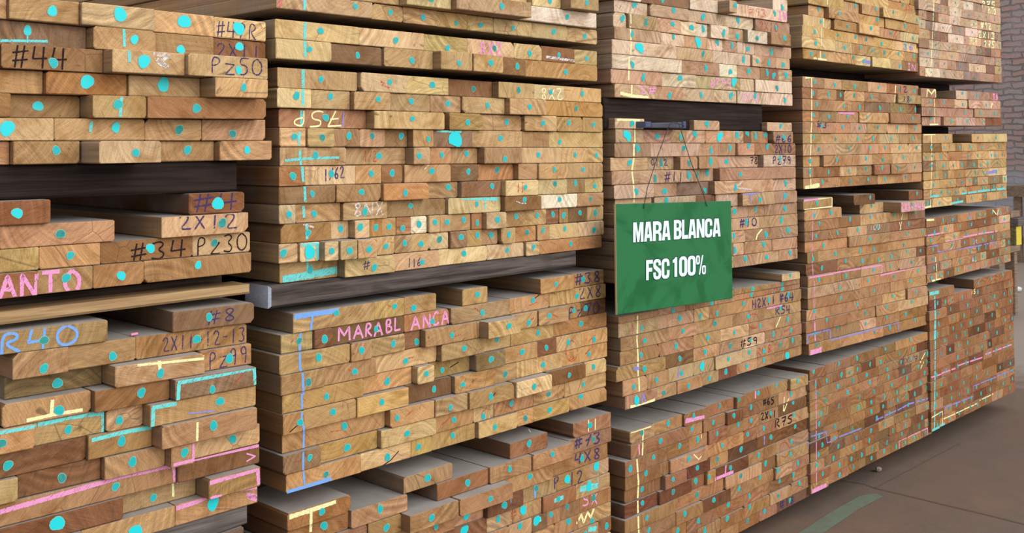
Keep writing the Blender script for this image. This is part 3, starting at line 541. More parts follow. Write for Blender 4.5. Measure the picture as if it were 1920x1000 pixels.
line('M', [(1140, 615), (1250, 605)], 3, 'lil'); line('M', [(1190, 610), (1190, 680)], 3, 'lil'); line('M', [(1437, 600), (1437, 660)], 3, 'lil'); line('M', [(1018, 610), (1018, 660)], 3, 'whi')
text('#65', 1430, 762, 1452, 758, 14, 1.8, 'blk'); text('2X11', 1426, 789, 1456, 783, 14, 1.8, 'blk'); text('R75', 1452, 803, 1487, 793, 15, 1.8, 'blk'); line('O', [(660, 682), (765, 640)], 5, 'pink'); line('O', [(722, 590), (718, 655)], 3.5, 'pink'); line('O', [(470, 350), (595, 315)], 4.5, 'pink'); line('O', [(895, 160), (895, 212)], 4, 'pink'); line('O', ell('O', 1065, 512, 28, 40), 1.5, 'red', 'crayon_line'); line('O', [(947, 425), (947, 488)], 3.2, 'lil'); text('#18', 1462, 958, 1490, 946, 14, 1.5, 'pur'); line('O', [(212, 475), (214, 535)], 3, 'pink')
line('O', [(575, 410), (578, 450)], 1.5, 'yel')
# column four
for t, pl, w in (('P', [(325, -10), (325, 38)], 2.8), ('P', [(303, 48), (305, 110)], 2.8), ('P', [(295, 125), (297, 200)], 2.8), ('P', [(280, 215), (280, 350)], 2.4), ('P', [(272, 378), (272, 440)], 2.6), ('P', [(220, 437), (320, 450)], 2.8), ('Q', [(110, 58), (210, 52)], 3.2), ('Q', [(155, 60), (155, 360), (150, 440), (150, 520), (145, 600), (145, 720), (150, 810)], 2.8), ('Q', [(108, 825), (210, 805)], 6), ('P', [(837, 640), (828, 765)], 3), ('S', [(712, 190), (690, 315)], 2), ('S', [(685, 250), (700, 310)], 1.6)): line(t, pl, w, 'yel')
line('S', [(84, 120), (268, 97), (267, 157), (86, 178), (84, 120)], 2.6, 'yel'); line('S', [(90, 118), (180, 108)], 4, 'pink')
for t, pl, w in (('S', [(148, 175), (143, 370)], 2), ('S', [(140, 400), (148, 600)], 1.8), ('S', [(155, 620), (152, 800), (160, 1000)], 2), ('S', [(110, 662), (108, 605), (350, 562), (575, 527), (575, 578)], 2.2), ('S', [(568, 590), (845, 528), (847, 578)], 2.2), ('U', [(120, 10), (122, 100)], 2), ('U', [(88, 158), (150, 138)], 8), ('U', [(62, 243), (158, 213)], 4), ('U', [(123, 270), (126, 520), (127, 770)], 2.2), ('U', [(95, 806), (172, 770)], 6.5), ('U', [(516, 615), (514, 575), (648, 513), (648, 545)], 2), ('Q', [(340, 300), (450, 307)], 3.6)): line(t, pl, w, 'pink')
for t, pl, w in (('U', [(85, 115), (85, 72), (190, 45), (192, 93)], 2.6), ('U', [(192, 93), (330, 62), (510, 12), (510, 48)], 2.6), ('U', [(92, 600), (88, 550), (172, 525), (178, 570), (262, 540), (338, 510)], 2.2), ('U', [(405, 475), (515, 425), (560, 400), (650, 374)], 2.4), ('Q', [(730, 110), (735, 110)], 1)): line(t, pl, w, 'lil')
text('IN', 1700, 131, 1718, 133, 12, 1.6, 'pink'); text('36', 1692, 92, 1713, 93, 11, 1.6, 'lil'); text('251', 1696, 17, 1713, 20, 12, 1.2, 'red'); text('12', 1684, 173, 1701, 174, 12, 1.4, 'pur'); text('18', 1692, 192, 1706, 193, 12, 1.4, 'pur'); text('#3', 1531, 240, 1551, 240, 11, 1.4, 'pur'); text('2XB+H46', 1688, 394, 1733, 391, 15, 2.2, 'pink'); text('2X17', 1688, 684, 1722, 678, 10, 1, 'pur'); text('100', 1630, 432, 1650, 430, 11, 1.4, 'whi')
line('U', [(612, 205), (636, 155)], 2, 'yel'); line('U', [(612, 238), (630, 200)], 2, 'yel'); line('P', [(595, 455), (650, 470)], 6, 'lil')
# column five
line('P', [(1123, 0), (1118, 180), (1112, 300), (1102, 500)], 2.4, 'yel'); line('P', [(1068, 515), (1102, 568), (1098, 510)], 2.4, 'yel'); text('P75', 1840, 12, 1866, 14, 11, 2, 'yel'); text('010', 1852, 26, 1867, 27, 11, 2, 'yel'); text('#92', 1838, 53, 1858, 55, 13, 2, 'yel'); text('2X13', 1833, 70, 1866, 73, 12, 1.8, 'yel'); text('757', 1817, 81, 1832, 83, 11, 1.4, 'yel'); text('275', 1844, 89, 1865, 90, 13, 1.8, 'yel')
text('M', 1735, 183, 1758, 183, 16, 2.6, 'yel'); line('P', [(1125, 740), (1130, 935)], 2.2, 'yel'); line('P', [(1090, 935), (1155, 933)], 2.4, 'yel'); text('IN', 1860, 190, 1873, 191, 13, 2.4, 'pink'); line('P', [(1565, 770), (1550, 810)], 2.6, 'yel')
line('Q', [(985, 450), (990, 600), (980, 960)], 2.4, 'yel'); line('Q', [(935, 455), (1015, 452)], 2, 'yel'); line('Q', [(1195, 868), (1350, 845), (1500, 830)], 3, 'cyan'); line('Q', [(1128, 932), (1205, 917)], 3.4, 'cyan'); line('Q', [(980, 882), (1040, 880)], 3.5, 'cyan'); line('Q', [(1370, 722), (1440, 708)], 5, 'lil'); line('Q', [(940, 960), (985, 950)], 3, 'yel')
for t, pl, w, c in (('S', [(850, 343), (960, 322)], 2.6, 'pink'), ('S', [(970, 383), (1085, 362)], 2.2, 'pink'), ('S', [(1085, 352), (1195, 330), (1300, 315)], 2.2, 'pink'), ('S', [(1305, 255), (1360, 250)], 2.2, 'pink'), ('S', [(852, 410), (930, 402), (928, 445), (1180, 408), (1290, 380)], 2, 'lil'), ('S', [(850, 243), (905, 240)], 3, 'yel'), ('S', [(915, 470), (918, 620)], 2.2, 'yel'), ('S', [(890, 622), (945, 612)], 3.2, 'yel'), ('S', [(1270, 180), (1300, 215), (1305, 178)], 2, 'yel'), ('S', [(862, 705), (935, 690)], 5, 'cyan'), ('S', [(908, 715), (912, 850), (905, 990)], 4.5, 'cyan'), ('U', [(685, 0), (682, 250), (680, 510)], 4, 'cyan'), ('U', [(660, 520), (728, 488)], 3.6, 'cyan'), ('U', [(650, 305), (650, 272), (778, 228)], 2.2, 'pink'), ('U', [(792, 215), (905, 178)], 2.2, 'pink'), ('U', [(918, 165), (1043, 120)], 2, 'pink'), ('U', [(862, 345), (864, 312), (1043, 240)], 1.8, 'lil'), ('U', [(727, 450), (730, 410), (865, 362)], 2, 'lil'), ('U', [(658, 460), (716, 425), (718, 490)], 1.8, 'yel'), ('U', [(722, 466), (882, 395)], 1.8, 'yel'), ('U', [(892, 382), (955, 352)], 1.6, 'yel'), ('S', [(1145, 465), (1145, 505)], 3, 'lil'), ('S', [(1150, 360), (1152, 398)], 3, 'lil'), ('S', [(1130, 200), (1132, 240)], 3, 'lil')): line(t, pl, w, c)
text('15', 1824, 462, 1832, 460, 9, 1.2, 'whi'); text('48', 1822, 494, 1831, 492, 9, 1.2, 'whi'); text('15', 1820, 553, 1829, 551, 8, 1.4, 'yel')

def on_board(b, px, py):
    X = uy(px, py, b['y'])[0]; Xb, Zb = uy(px, py, b['pk']['D']); z = b['pk']['z']; ri = b['ri']
    f = (z(ri, Xb)-Zb)/(z(ri, Xb)-z(ri+1, Xb)); return X, z(ri, X)-f*(z(ri, X)-z(ri+1, X))
def sample(pts, step):
    out = [pts[0]]
    for a, b in zip(pts, pts[1:]):
        n = max(1, int(math.hypot(b[0]-a[0], b[1]-a[1])/step))
        for i in range(1, n+1): out.append((a[0]+(b[0]-a[0])*i/n, a[1]+(b[1]-a[1])*i/n))
    return out
for mk in MARKS:
    mk['s'] = sample(mk['pts'], 2.0); xs = [p[0] for p in mk['pts']]; ys = [p[1] for p in mk['pts']]
    mk['bb'] = (min(xs), min(ys), max(xs), max(ys))
def ribbon(mb, b, pts, w, mat):
    z = b['pk']['z']; ri = b['ri']; n = len(pts)
    if n < 2: return
    L = []
    for i in range(n):
        a = pts[max(0, i-1)]; c = pts[min(n-1, i+1)]; dx, dz = c[0]-a[0], c[1]-a[1]; l = math.hypot(dx, dz) or 1
        ww = w*.5*random.uniform(.85, 1.12)
        pr = []
        for s in (1, -1):
            X = pts[i][0]-dz/l*ww*s; Z = pts[i][1]+dx/l*ww*s
            X = min(b['XR']-.0015, max(b['XL']+.0015, X)); Z = min(z(ri, X)-.0025, max(z(ri+1, X)+.0015, Z))
            fy = b['y']+(b['y2']-b['y'])*(X-b['XL'])/(b['XR']-b['XL'])
            pr.append((X, fy-.0006-b['lay'], Z))
        L.append(pr)
    b['lay'] += .00006
    k = len(mb.v)
    for p in L: mb.v += p
    for i in range(n-1):
        q = [k+2*i, k+2*i+1, k+2*i+3, k+2*i+2]
        mb.face(q, mat)
def blob(mb, b, X0, Z0, rx, rz, mat, lay, rough=.12):
    z = b['pk']['z']; ri = b['ri']; n = 14; k = len(mb.v); ph = random.uniform(0, 6.28)
    for i in range(n):
        a = 6.2832*i/n; r = 1+rough*math.sin(2*a+ph)+rough*.6*math.sin(3*a+ph*2)+random.uniform(-rough, rough)*.35
        X = X0+math.cos(a)*rx*r; Z = Z0+math.sin(a)*rz*r
        X = min(b['XR']-.0015, max(b['XL']+.0015, X)); Z = min(z(ri, X)-.0025, max(z(ri+1, X)+.0015, Z))
        fy = b['y']+(b['y2']-b['y'])*(X-b['XL'])/(b['XR']-b['XL'])
        mb.v.append((X, fy-lay, Z))
    mb.face(list(range(k, k+n)), mat)

def board_mesh(mb, b):
    z = b['pk']['z']; ri = b['ri']; t = b['tone']; XL, XR = b['XL'], b['XR']; c = random.uniform(.0012, .0026)
    j = lambda k=.0007: random.uniform(0, k)
    ztl, ztr, zbl, zbr = z(ri, XL)-.0006-j(.0012), z(ri, XR)-.0006-j(.0012), z(ri+1, XL)+.0002, z(ri+1, XR)+.0002
    yl, yr = b['y'], b['y2']; Y2 = b['pk']['D']+b['pk']['ln']+random.uniform(-.06, .06)
    if random.random() < .5: Y2 += .0
    def outl(off, yo):
        o = []
        for i, (cx_, sx_, lo_) in enumerate(((XL, 1, True), (XR, -1, True), (XR, -1, False), (XL, 1, False))):
            rr = RC[i]
            f = (cx_-XL)/(XR-XL); zz = (zbl+(zbr-zbl)*f) if lo_ else (ztl+(ztr-ztl)*f); s2 = 1 if lo_ else -1
            yy = (yl+(yr-yl)*f) if yo is None else yo if yo > 1 else yl+(yr-yl)*f+yo
            a_ = (cx_+sx_*off, yy, zz+s2*(off+rr)); b_ = (cx_+sx_*(off+rr), yy, zz+s2*off)
            o += [a_, b_] if i in (0, 2) else [b_, a_]
        return o
    RC = [random.choice((.0012, .002, .003, .005)) if random.random() < .93 else random.uniform(.006, .013) for _ in range(4)]
    if XR-XL < .06: RC = [min(q, .004) for q in RC]
    k = len(mb.v); n = 8
    mb.v += outl(c, None)+outl(0, c)+outl(0, Y2)
    cx = random.uniform(-.25, .25)*(1 if random.random() < .7 else .4)+(XL+XR)/2; cz = zbl+random.choice((-1, 1))*random.uniform(.02, .2)
    rz = random.uniform(0, 40)
    gv = lambda ids: [(mb.v[i][0]-cx, mb.v[i][2]-cz, rz) for i in ids]
    ids = list(range(k, k+n)); mb.face(ids, 0, t, gv(ids))
    for a in range(n):
        bb = (a+1) % n; q = [k+a, k+n+a, k+n+bb, k+bb]; mb.face(q, 0, t, gv(q))
        # ring order: 0,1 lower left corner; 2,3 lower right; 4,5 upper right; 6,7 upper left
        q2 = [k+n+a, k+2*n+a, k+2*n+bb, k+n+bb]; mb.face(q2, 2 if a == 5 else 1, t, gv(q2))
    q3 = [k+2*n+i for i in range(n)][::-1]; mb.face(q3, 0, t, gv(q3))
ORD = ['first', 'second', 'third', 'fourth', 'fifth', 'sixth', 'seventh', 'eighth', 'ninth', 'tenth', 'eleventh', 'twelfth', 'thirteenth', 'fourteenth', 'fifteenth', 'sixteenth', 'seventeenth', 'eighteenth']
stuff = MB(); rowcount = {}
PXM = lambda b: FPX/Vector((b['XL'], b['y'], 0)).dot(FW)
for b in BOARDS:
    b['lay'] = 0; pk = b['pk']; z = pk['z']; ri = b['ri']; key = (pk['name'], ri)
    vis = b['area'] > 0
    if vis: rowcount[key] = rowcount.get(key, 0)+1
    nth = rowcount.get(key, 0)
    groups = {}
    for mk in MARKS:
        if not vis or mk['bb'][2] < b['bb'][0] or mk['bb'][0] > b['bb'][2] or mk['bb'][3] < b['bb'][1] or mk['bb'][1] > b['bb'][3]: continue
        runs = []; cur = []
        for p in mk['s']:
            X, Z = on_board(b, p[0], p[1])
            ok = b['XL'] <= X <= b['XR'] and z(ri+1, X) <= Z <= z(ri, X)
            if ok: cur.append((X, Z))
            elif cur: runs.append(cur); cur = []
        if cur: runs.append(cur)
        for r in runs:
            if len(r) < 2: continue
            g = groups.setdefault((mk['kind'], mk['col']), [MB(), []]); tgt = g[0] if b['ind'] else stuff
            ribbon(tgt, b, r, mk['w']/PXM(b), MI[CH[mk['col']].name])
            if mk['ch'] and mk['ch'] not in g[1] and len(r) > 3: g[1].append(mk['ch'])
    dm = MB(); tgt = dm if b['ind'] else stuff
    if vis and b['dot']:
        if b['dot'] == ('auto',):
            X0 = b['XL']+(b['XR']-b['XL'])*random.uniform(.35, .65); Z0 = (z(ri, X0)+z(ri+1, X0))/2+random.gauss(0, .003); big = False
        else:
            X0, Z0 = on_board(b, b['dot'][0], b['dot'][1]); big = b['dot'][2]
            Z0 = min(z(ri, X0)-.009, max(z(ri+1, X0)+.009, Z0)); X0 = min(b['XR']-.01, max(b['XL']+.01, X0))
        r = random.uniform(.0082, .0108) if not big else random.uniform(.0145, .0165)
        if b['pk']['name'] in ('c2p2', 'c2p3', 'c2p0', 'c2p1') and not big: r *= .9
        mt = 4 if big else random.choice((3, 3, 3, 3, 5 if pk['name'][1] in '45' or random.random() < .5 else 3))
        if pk['name'] in ('c1p1', 'c1p2') and mt == 3 and random.random() < .5: mt = 4
        rg = .1
        if pk['name'] in ('c3p1', 'c3p2'): r *= 1.22; rg = .24
        if pk['name'] in ('c5p1',): r *= .6; mt = random.choice((5, 5, 3))
        a = random.uniform(.85, 1.05)
        st = random.getstate(); blob(tgt, b, X0, Z0, (r+.0014)*a, r+.0014, 6, .0010, rg); random.setstate(st)
        blob(tgt, b, X0, Z0, r*a, r, mt, .0014, rg)
    if b['pk']['name'] == 'c2p2' and b['ri'] == 3 and b['fl'] == 'g':
        X0, Z0 = uy(853, 261, b['y']); blob(tgt, b, X0, Z0, .024, .026, 4, .0016, .15)
    if b['ind']:
        mb = MB(); board_mesh(mb, b); loc = ((b['XL']+b['XR'])/2, b['y'], min(z(ri+1, b['XL']), z(ri+1, b['XR'])))
        o = mb.build('lumber_board', MATS, None, loc)
        w = b['XR']-b['XL']; size = 'narrow ' if w < .085 else 'wide ' if w > .2 else ''
        wr = ''
        for (kd, cl), (g, chs) in groups.items():
            if 'writing' in kd and chs:
                s = ''.join(c[2] for c in sorted(set(chs), key=lambda c: c[1])).replace(' ', '')
                if not wr: wr = s
        desc = f"{size}{DN[b['fl']]} board end" if not wr else f"{DN[b['fl']]} board marked {wr}"
        place = ('only board in' if False else f"{ORD[nth-1]} from left,")
        tag(o, f"{desc}, {place} {ORD[ri]} row of {pk['where']}", 'board', f"boards in the {pk['where']}")
        for (kd, cl), (g, chs) in groups.items():
            if g.f:
                c = g.build(kd, MATS, o, loc); c['label'] = CH[cl].name.replace('_', ' ')
        if dm.f: c = dm.build('paint_dot', MATS, o, loc); c['label'] = 'turquoise paint dot'
    else: board_mesh(stuff, b)
so = stuff.build('lumber_boards', MATS)
tag(so, 'the many smaller, farther board ends filling the stacks of the right hand columns', 'boards', None, 'stuff')

# ------------------------------------------------------------------ bearers between the packs
def prism(name, mats, quad_front, depth, bev=.004, parent=None, endmat=None, loc=None):
    """quad_front: four (x,y,z) bl, br, tr, tl; extruded +y by depth with a small chamfer"""
    mb = MB(); c = bev
    bl, br, tr, tl = [Vector(q) for q in quad_front]
    ins = lambda a, sx, sz: a+Vector((sx*c, 0, sz*c))
    inner = [ins(bl, 1, 1), ins(br, -1, 1), ins(tr, -1, -1), ins(tl, 1, -1)]
    outer = [q+Vector((0, c, 0)) for q in (bl, br, tr, tl)]
    bo = [q+Vector((0, depth-c, 0)) for q in (bl, br, tr, tl)]
    bi = [q+Vector((0, depth, 0)) for q in inner]
    mb.v = [tuple(q) for q in inner+outer+bo+bi]
    mb.face([0, 1, 2, 3], 0); mb.face([15, 14, 13, 12], 0)
    for a in range(4):
        b2 = (a+1) % 4
        em = 1 if a == 3 and endmat else 0
        mb.face([a, 4+a, 4+b2, b2], em); mb.face([4+a, 8+a, 8+b2, 4+b2], em); mb.face([8+a, 12+a, 12+b2, 8+b2], em)
    l = loc or tuple((bl+br)/2+Vector((0, depth/2, 0)))
    o = mb.build(name, mats if isinstance(mats, list) else [mats, endmat or mats], parent, l, attrs=False)
    return o
DK = wood_dark('dark_weathered_timber', (46, 34, 28), (92, 74, 62)); GR = wood_dark('grey_weathered_timber', (84, 76, 72), (128, 118, 112)); TN = wood_dark('tan_plank', (150, 118, 82), (196, 162, 118)); BK = wood_dark('blackened_timber', (30, 22, 20), (58, 44, 38))
WH = paint('white_painted_beam_end', (196, 204, 222), .7, .25)
def beam(name, label, x0, yt0, yb0, x1, yt1, yb1, p, depth, mat, endmat=None, group=None, cat='beam'):
    Y = D-p; a = uy(x0, yb0, Y); b = uy(x1, yb1, Y); c = uy(x1, yt1, Y); d = uy(x0, yt0, Y)
    o = prism(name, mat, [(a[0], Y, a[1]), (b[0], Y, b[1]), (b[0], Y, c[1]), (a[0], Y, d[1])], depth, .006, endmat=endmat)
    return tag(o, label, cat, group)
def bearer(up, lo, label, xa=None, xb=None, rec=.12, depth=.1, mat=DK, upl=-1, lol=0, rear=True):
    pu = [p for p in P if p['name'] == up][0]; nu = len(pu['rows'])
    zb = lambda X: pu['z'](nu, X)-.001
    if lo == 'floor': zt = lambda X: .001
    else:
        pl = [p for p in P if p['name'] == lo][0]; zt = lambda X: pl['z'](lol, X)+.001
    XA = uy(xa, 300, D+rec)[0] if xa else pu['xmin']+.06; XB = uy(xb, 300, D+rec)[0] if xb else pu['xmax']-.06
    out = []
    for k, rc in enumerate((rec, 1.5) if rear else (rec,)):
        Y = D+rc
        o = prism('timber_bearer', mat, [(XA, Y, zt(XA)), (XB, Y, zt(XB)), (XB, Y, zb(XB)), (XA, Y, zb(XA))], depth, .005)
        tag(o, label if k == 0 else label.replace('front', 'rear'), 'bearer', 'bearers under the packs'); out.append(o)
    return out
bearer('c1p1', 'c1p2', "dark front bearer beam between leftmost column's top and second packs", xa=-60, xb=446, rec=.02, depth=.14, mat=BK)
beam('loose_plank', "long tan plank lying on leftmost column's third pack, under the second pack", -70, 594, 619, 470, 533, 551, .0, .09, TN, cat='plank')
beam('timber_bearer', "short dark bearer above the tan plank in leftmost column", -60, 570, 592, 418, 518, 537, -.13, .12, DK, group='bearers under the packs', cat='bearer')
bearer('c1p3', 'c1p4', "grey front bearer beam under leftmost column's third pack", xa=-60, xb=465, rec=-.005, depth=.12, mat=GR)
bearer('c2p0', 'c2p1', "dark front bearer strip under second column's topmost pack", rec=.2, mat=BK)
bearer('c2p1', 'c2p2', "dark front bearer strip under second column's thin pack", rec=.16, mat=BK)
beam('timber_beam', "thick dark grey beam with white painted end under second column's big pack", 505, 537, 580, 1082, 470.5, 499, .0, .12, wood_dark('charcoal_grey_timber', (58, 50, 46), (112, 100, 94)), WH)
bearer('c2p3', 'c2p4', "dark front bearer hidden under second column's fourth pack", rec=.22, mat=BK)
bearer('c3p1', 'c3p2', "black front bearer beam under third column's top pack", xa=1133, xb=1431, rec=.02, mat=BK, lol=1)
bearer('c3p2', 'c3p3', "dark front bearer under third column's second pack", rec=.25, mat=BK, lol=3)
bearer('c3p3', 'c3p4', "dark front bearer under third column's third pack", rec=.3, mat=BK)
bearer('c4p1', 'c4p2', "dark front bearer under fourth column's top pack", rec=.3, mat=BK)
bearer('c4p2', 'c4p3', "dark front bearer under fourth column's second pack", rec=.3, mat=BK, lol=2)
bearer('c4p3', 'c4p4', "dark front bearer under fourth column's third pack", rec=.3, mat=BK)
bearer('c5p1', 'c5p2', "dark front bearer under rightmost column's top pack", rec=.3, mat=BK)
bearer('c5p2', 'c5p3', "dark front bearer under rightmost column's short pack", rec=.3, mat=BK)
bearer('c5p3', 'c5p4', "dark front bearer under rightmost column's third pack", rec=.3, mat=BK)
bearer('c5p4', 'c5p5', "grey front bearer under rightmost column's fourth pack", rec=.2, mat=GR, lol=1)
for nm, wh in (('c1p4', 'leftmost'), ('c2p4', 'second'), ('c3p4', 'third'), ('c4p4', 'fourth'), ('c5p5', 'rightmost')):
    pk = [p for p in P if p['name'] == nm][0]
    if pk['z'](len(pk['rows']), pk['xmin']) > .02: bearer(nm, 'floor', f"dark front bearer on the floor under {wh} column's lowest pack", rec=.4, mat=BK)

# ------------------------------------------------------------------ hanging sign
YS = D-.10
sc = [uy(x, y, YS) for x, y in ((1157, 591), (1374, 560), (1371, 377), (1154, 383))]
GP, gnt, gbs = newmat('green_sign_paint')
gp = N(gnt, 'ShaderNodeNewGeometry').outputs['Position']; gn = noise(gnt, gp, 5, 4, .6, 1.5)
gcol = mixc(gnt, ramp(gnt, gn, .48, .6), lin((36, 116, 66)), lin((16, 100, 50))); gnt.links.new(gcol, gbs.inputs['Base Color']); gbs.inputs['Roughness'].default_value = .45; gbs.inputs['Specular IOR Level'].default_value = .3
bump(gnt, gbs, gn, .1, .002)
sl = (sc[0][0]/2+sc[1][0]/2, YS, (sc[0][1]+sc[1][1])/2); SG = empty('hanging_sign', sl)
tag(SG, 'green rectangular sign with white lettering hanging in front of third column', 'sign')
q = [(sc[i][0], YS, sc[i][1]) for i in (0, 1, 2, 3)]
prism('sign_panel', [GP, paint('sign_board_edge', (170, 150, 110))], q, .009, .0015, parent=SG, endmat=GP, loc=sl)
LB = paint('white_sign_lettering', (236, 250, 254), .5); LK = paint('dark_letter_outline', (14, 62, 44), .6)
# heavy condensed block capitals drawn as closed outlines on a 0..1 grid
def stroke_glyph(c):
    w = .15
    return {'M': [[(.0, 0), (.0, 1), (.34, 1), (.5, .45), (.66, 1), (1, 1), (1, 0), (.74, 0), (.74, .66), (.59, 0), (.41, 0), (.26, .66), (.26, 0)]],
     'A': [[(0, 0), (.24, 1), (.76, 1), (1, 0), (.68, 0), (.65, .18), (.35, .18), (.32, 0)], 'h', [(.39, .36), (.5, .8), (.61, .36)]],
     'R': [[(0, 0), (0, 1), (.62, 1), (.9, .93), (1, .8), (1, .62), (.92, .5), (.78, .45), (.94, .38), (1, .28), (1, 0), (.68, 0), (.68, .3), (.6, .37), (.34, .37), (.34, 0)], 'h', [(.34, .54), (.34, .82), (.6, .82), (.67, .76), (.67, .62), (.6, .54)]],
     'B': [[(0, 0), (0, 1), (.62, 1), (.9, .94), (1, .8), (1, .66), (.92, .55), (.82, .52), (.95, .46), (1, .36), (1, .2), (.9, .06), (.66, 0)], 'h', [(.34, .6), (.34, .83), (.6, .83), (.67, .77), (.67, .66), (.6, .6)], 'h', [(.34, .17), (.34, .43), (.6, .43), (.67, .37), (.67, .23), (.6, .17)]],
     'L': [[(0, 0), (0, 1), (.4, 1), (.4, .2), (1, .2), (1, 0)]],
     'N': [[(0, 0), (0, 1), (.32, 1), (.68, .45), (.68, 1), (1, 1), (1, 0), (.68, 0), (.32, .55), (.32, 0)]],
     'C': [[(1, .62), (1, .8), (.9, .94), (.68, 1.01), (.32, 1.01), (.1, .94), (0, .8), (0, .2), (.1, .06), (.32, -.01), (.68, -.01), (.9, .06), (1, .2), (1, .42), (.66, .42), (.66, .22), (.58, .16), (.42, .16), (.34, .22), (.34, .78), (.42, .84), (.58, .84), (.66, .78), (.66, .62)]],
     'F': [[(0, 0), (0, 1), (1, 1), (1, .8), (.4, .8), (.4, .6), (.9, .6), (.9, .41), (.4, .41), (.4, 0)]],
     'S': [[(0, .36), (0, .2), (.1, .06), (.32, -.01), (.68, -.01), (.9, .06), (1, .2), (1, .38), (.9, .5), (.4, .68), (.34, .74), (.34, .8), (.42, .85), (.58, .85), (.66, .8), (.66, .68), (.98, .68), (.98, .8), (.9, .94), (.68, 1.01), (.32, 1.01), (.1, .94), (0, .8), (0, .64), (.1, .53), (.6, .34), (.66, .28), (.66, .21), (.58, .15), (.42, .15), (.34, .21), (.34, .36)]],
     '1': [[(.3, 0), (.3, .72), (0, .72), (0, .86), (.3, .92), (.42, 1), (.72, 1), (.72, 0)]],
     '0': [[(0, .2), (.1, .06), (.32, -.01), (.68, -.01), (.9, .06), (1, .2), (1, .8), (.9, .94), (.68, 1.01), (.32, 1.01), (.1, .94), (0, .8)], 'h', [(.34, .22), (.34, .78), (.42, .85), (.58, .85), (.66, .78), (.66, .22), (.58, .15), (.42, .15)]],
     '%': [[(0, .62), (.06, .54), (.3, .54), (.38, .62), (.38, .92), (.3, 1), (.06, 1), (0, .92)], 'h', [(.13, .64), (.13, .9), (.25, .9), (.25, .64)], 'n', [(.28, 0), (.6, 1), (.74, 1), (.42, 0)], 'n', [(.62, .08), (.7, 0), (.94, 0), (1, .08), (1, .38), (.94, .46), (.7, .46), (.62, .38)], 'h', [(.75, .1), (.75, .36), (.87, .36), (.87, .1)]]}[c]
from mathutils.geometry import tessellate_polygon
def lettering(name, mat, words, Yl, grow, label=None):
    mb = MB()
    for s, x0, y0, x1, y1, hL, hR, ws in words:
        tot = sum(ws); acc = 0
        for c, w in zip(s, ws):
            u0_, u1_ = acc/tot, (acc+w*.93)/tot; acc += w
            if c == ' ': continue
            g = stroke_glyph(c); polys = []; cur = None
            it = iter(g)
            for el in it:
                if el == 'h': cur.append(next(it))
                elif el == 'n': cur = [next(it)]; polys.append(cur)
                else: cur = [el]; polys.append(cur)
            for loops in polys:
                L3 = []
                for li, lp in enumerate(loops):
                    l3 = []
                    cxm = sum(p[0] for p in lp)/len(lp); cym = sum(p[1] for p in lp)/len(lp)
                    for gx, gy in lp:
                        u = u0_+(u1_-u0_)*gx; px = x0+(x1-x0)*u; base = y0+(y1-y0)*u; h = hL+(hR-hL)*u; py = base-gy*h
                        X, Z = uy(px, py, YS); l3.append(Vector((X, Z, 0)))
                    if grow and li == 0:
                        c0 = sum(l3, Vector())/len(l3); l3 = [v+Vector((grow if v.x > c0.x else -grow, grow if v.y > c0.y else -grow, 0)) for v in l3]
                    L3.append(l3)
                flat = [v for l in L3 for v in l]; k = len(mb.v)
                mb.v += [(v.x, Yl, v.y) for v in flat]
                for tri in tessellate_polygon(L3):
                    a, b, c_ = [flat[i] for i in tri]
                    cr = (b.x-a.x)*(c_.y-a.y)-(b.y-a.y)*(c_.x-a.x)
                    t = tri if cr > 0 else tri[::-1]
                    mb.face([k+i for i in t], 0)
    o = mb.build(name, [mat], SG, sl, attrs=False)
    if label: o['label'] = label
SX = lambda x: 1150+x*.23; SY = lambda y: 370+y*.23
WORDS = [('MARA', SX(160), SY(367), SX(468), SY(347), 160*.23, 155*.23, (1.22, 1, 1.02, 1)), ('BLANCA', SX(492), SY(344), SX(876), SY(318), 157*.23, 145*.23, (1.02, .82, 1.05, 1.05, 1, 1.05)),
         ('FSC', SX(266), SY(676), SX(460), SY(658), 162*.23, 158*.23, (.85, 1, 1)), ('100%', SX(482), SY(650), SX(757), SY(625), 158*.23, 155*.23, (.72, .95, .95, 1.15))]
for wd in WORDS:
    lettering('letter_outline', LK, [wd], YS-.0006, .0032, 'dark green letter outline')
    lettering('lettering', LB, [wd], YS-.0012, .0005, 'white block letters '+wd[0])
def tube(name, mat, pts, r, parent=None, loc=(0, 0, 0)):
    mb = MB(); n = 6
    for i, p in enumerate(pts):
        p = Vector(p); t = (Vector(pts[min(i+1, len(pts)-1)])-Vector(pts[max(0, i-1)])).normalized()
        a = t.cross(Vector((0, 1, .1))).normalized(); b = t.cross(a)
        for k in range(n): mb.v.append(tuple(p+a*r*math.cos(k*6.2832/n)+b*r*math.sin(k*6.2832/n)))
    for i in range(len(pts)-1):
        for k in range(n): mb.face([i*n+k, i*n+(k+1) % n, (i+1)*n+(k+1) % n, (i+1)*n+k], 0)
    mb.face(list(range(n))[::-1], 0); mb.face([(len(pts)-1)*n+k for k in range(n)], 0)
    return mb.build(name, [mat], parent, loc, attrs=False, smooth=True)
WR = paint('dark_wire', (48, 38, 44), .5)
def w3(px, py, Y): X, Z = uy(px, py, Y); return (X, Y, Z)
wire = [w3(1207, 391, YS-.003), w3(1208, 383, YS-.004), w3(1214, 352, YS+.01), w3(1232, 296, YS+.02), w3(1251, 244, YS+.025), w3(1257, 232, YS+.025), w3(1263, 228, YS+.04), w3(1272, 231, YS+.045), w3(1276, 242, YS+.025), w3(1294, 300, YS+.02), w3(1318, 362, YS+.01), w3(1324, 382, YS-.004), w3(1326, 387, YS-.003)]
tube('wire', WR, wire, .0014, SG, sl)
tube('wire', WR, [w3(1250, 244, YS+.02), w3(1257, 233, YS+.018), w3(1266, 229.5, YS+.018), w3(1283, 236, YS+.02), w3(1278, 240, YS+.022), w3(1252, 240, YS+.02)], .0014, SG, sl)
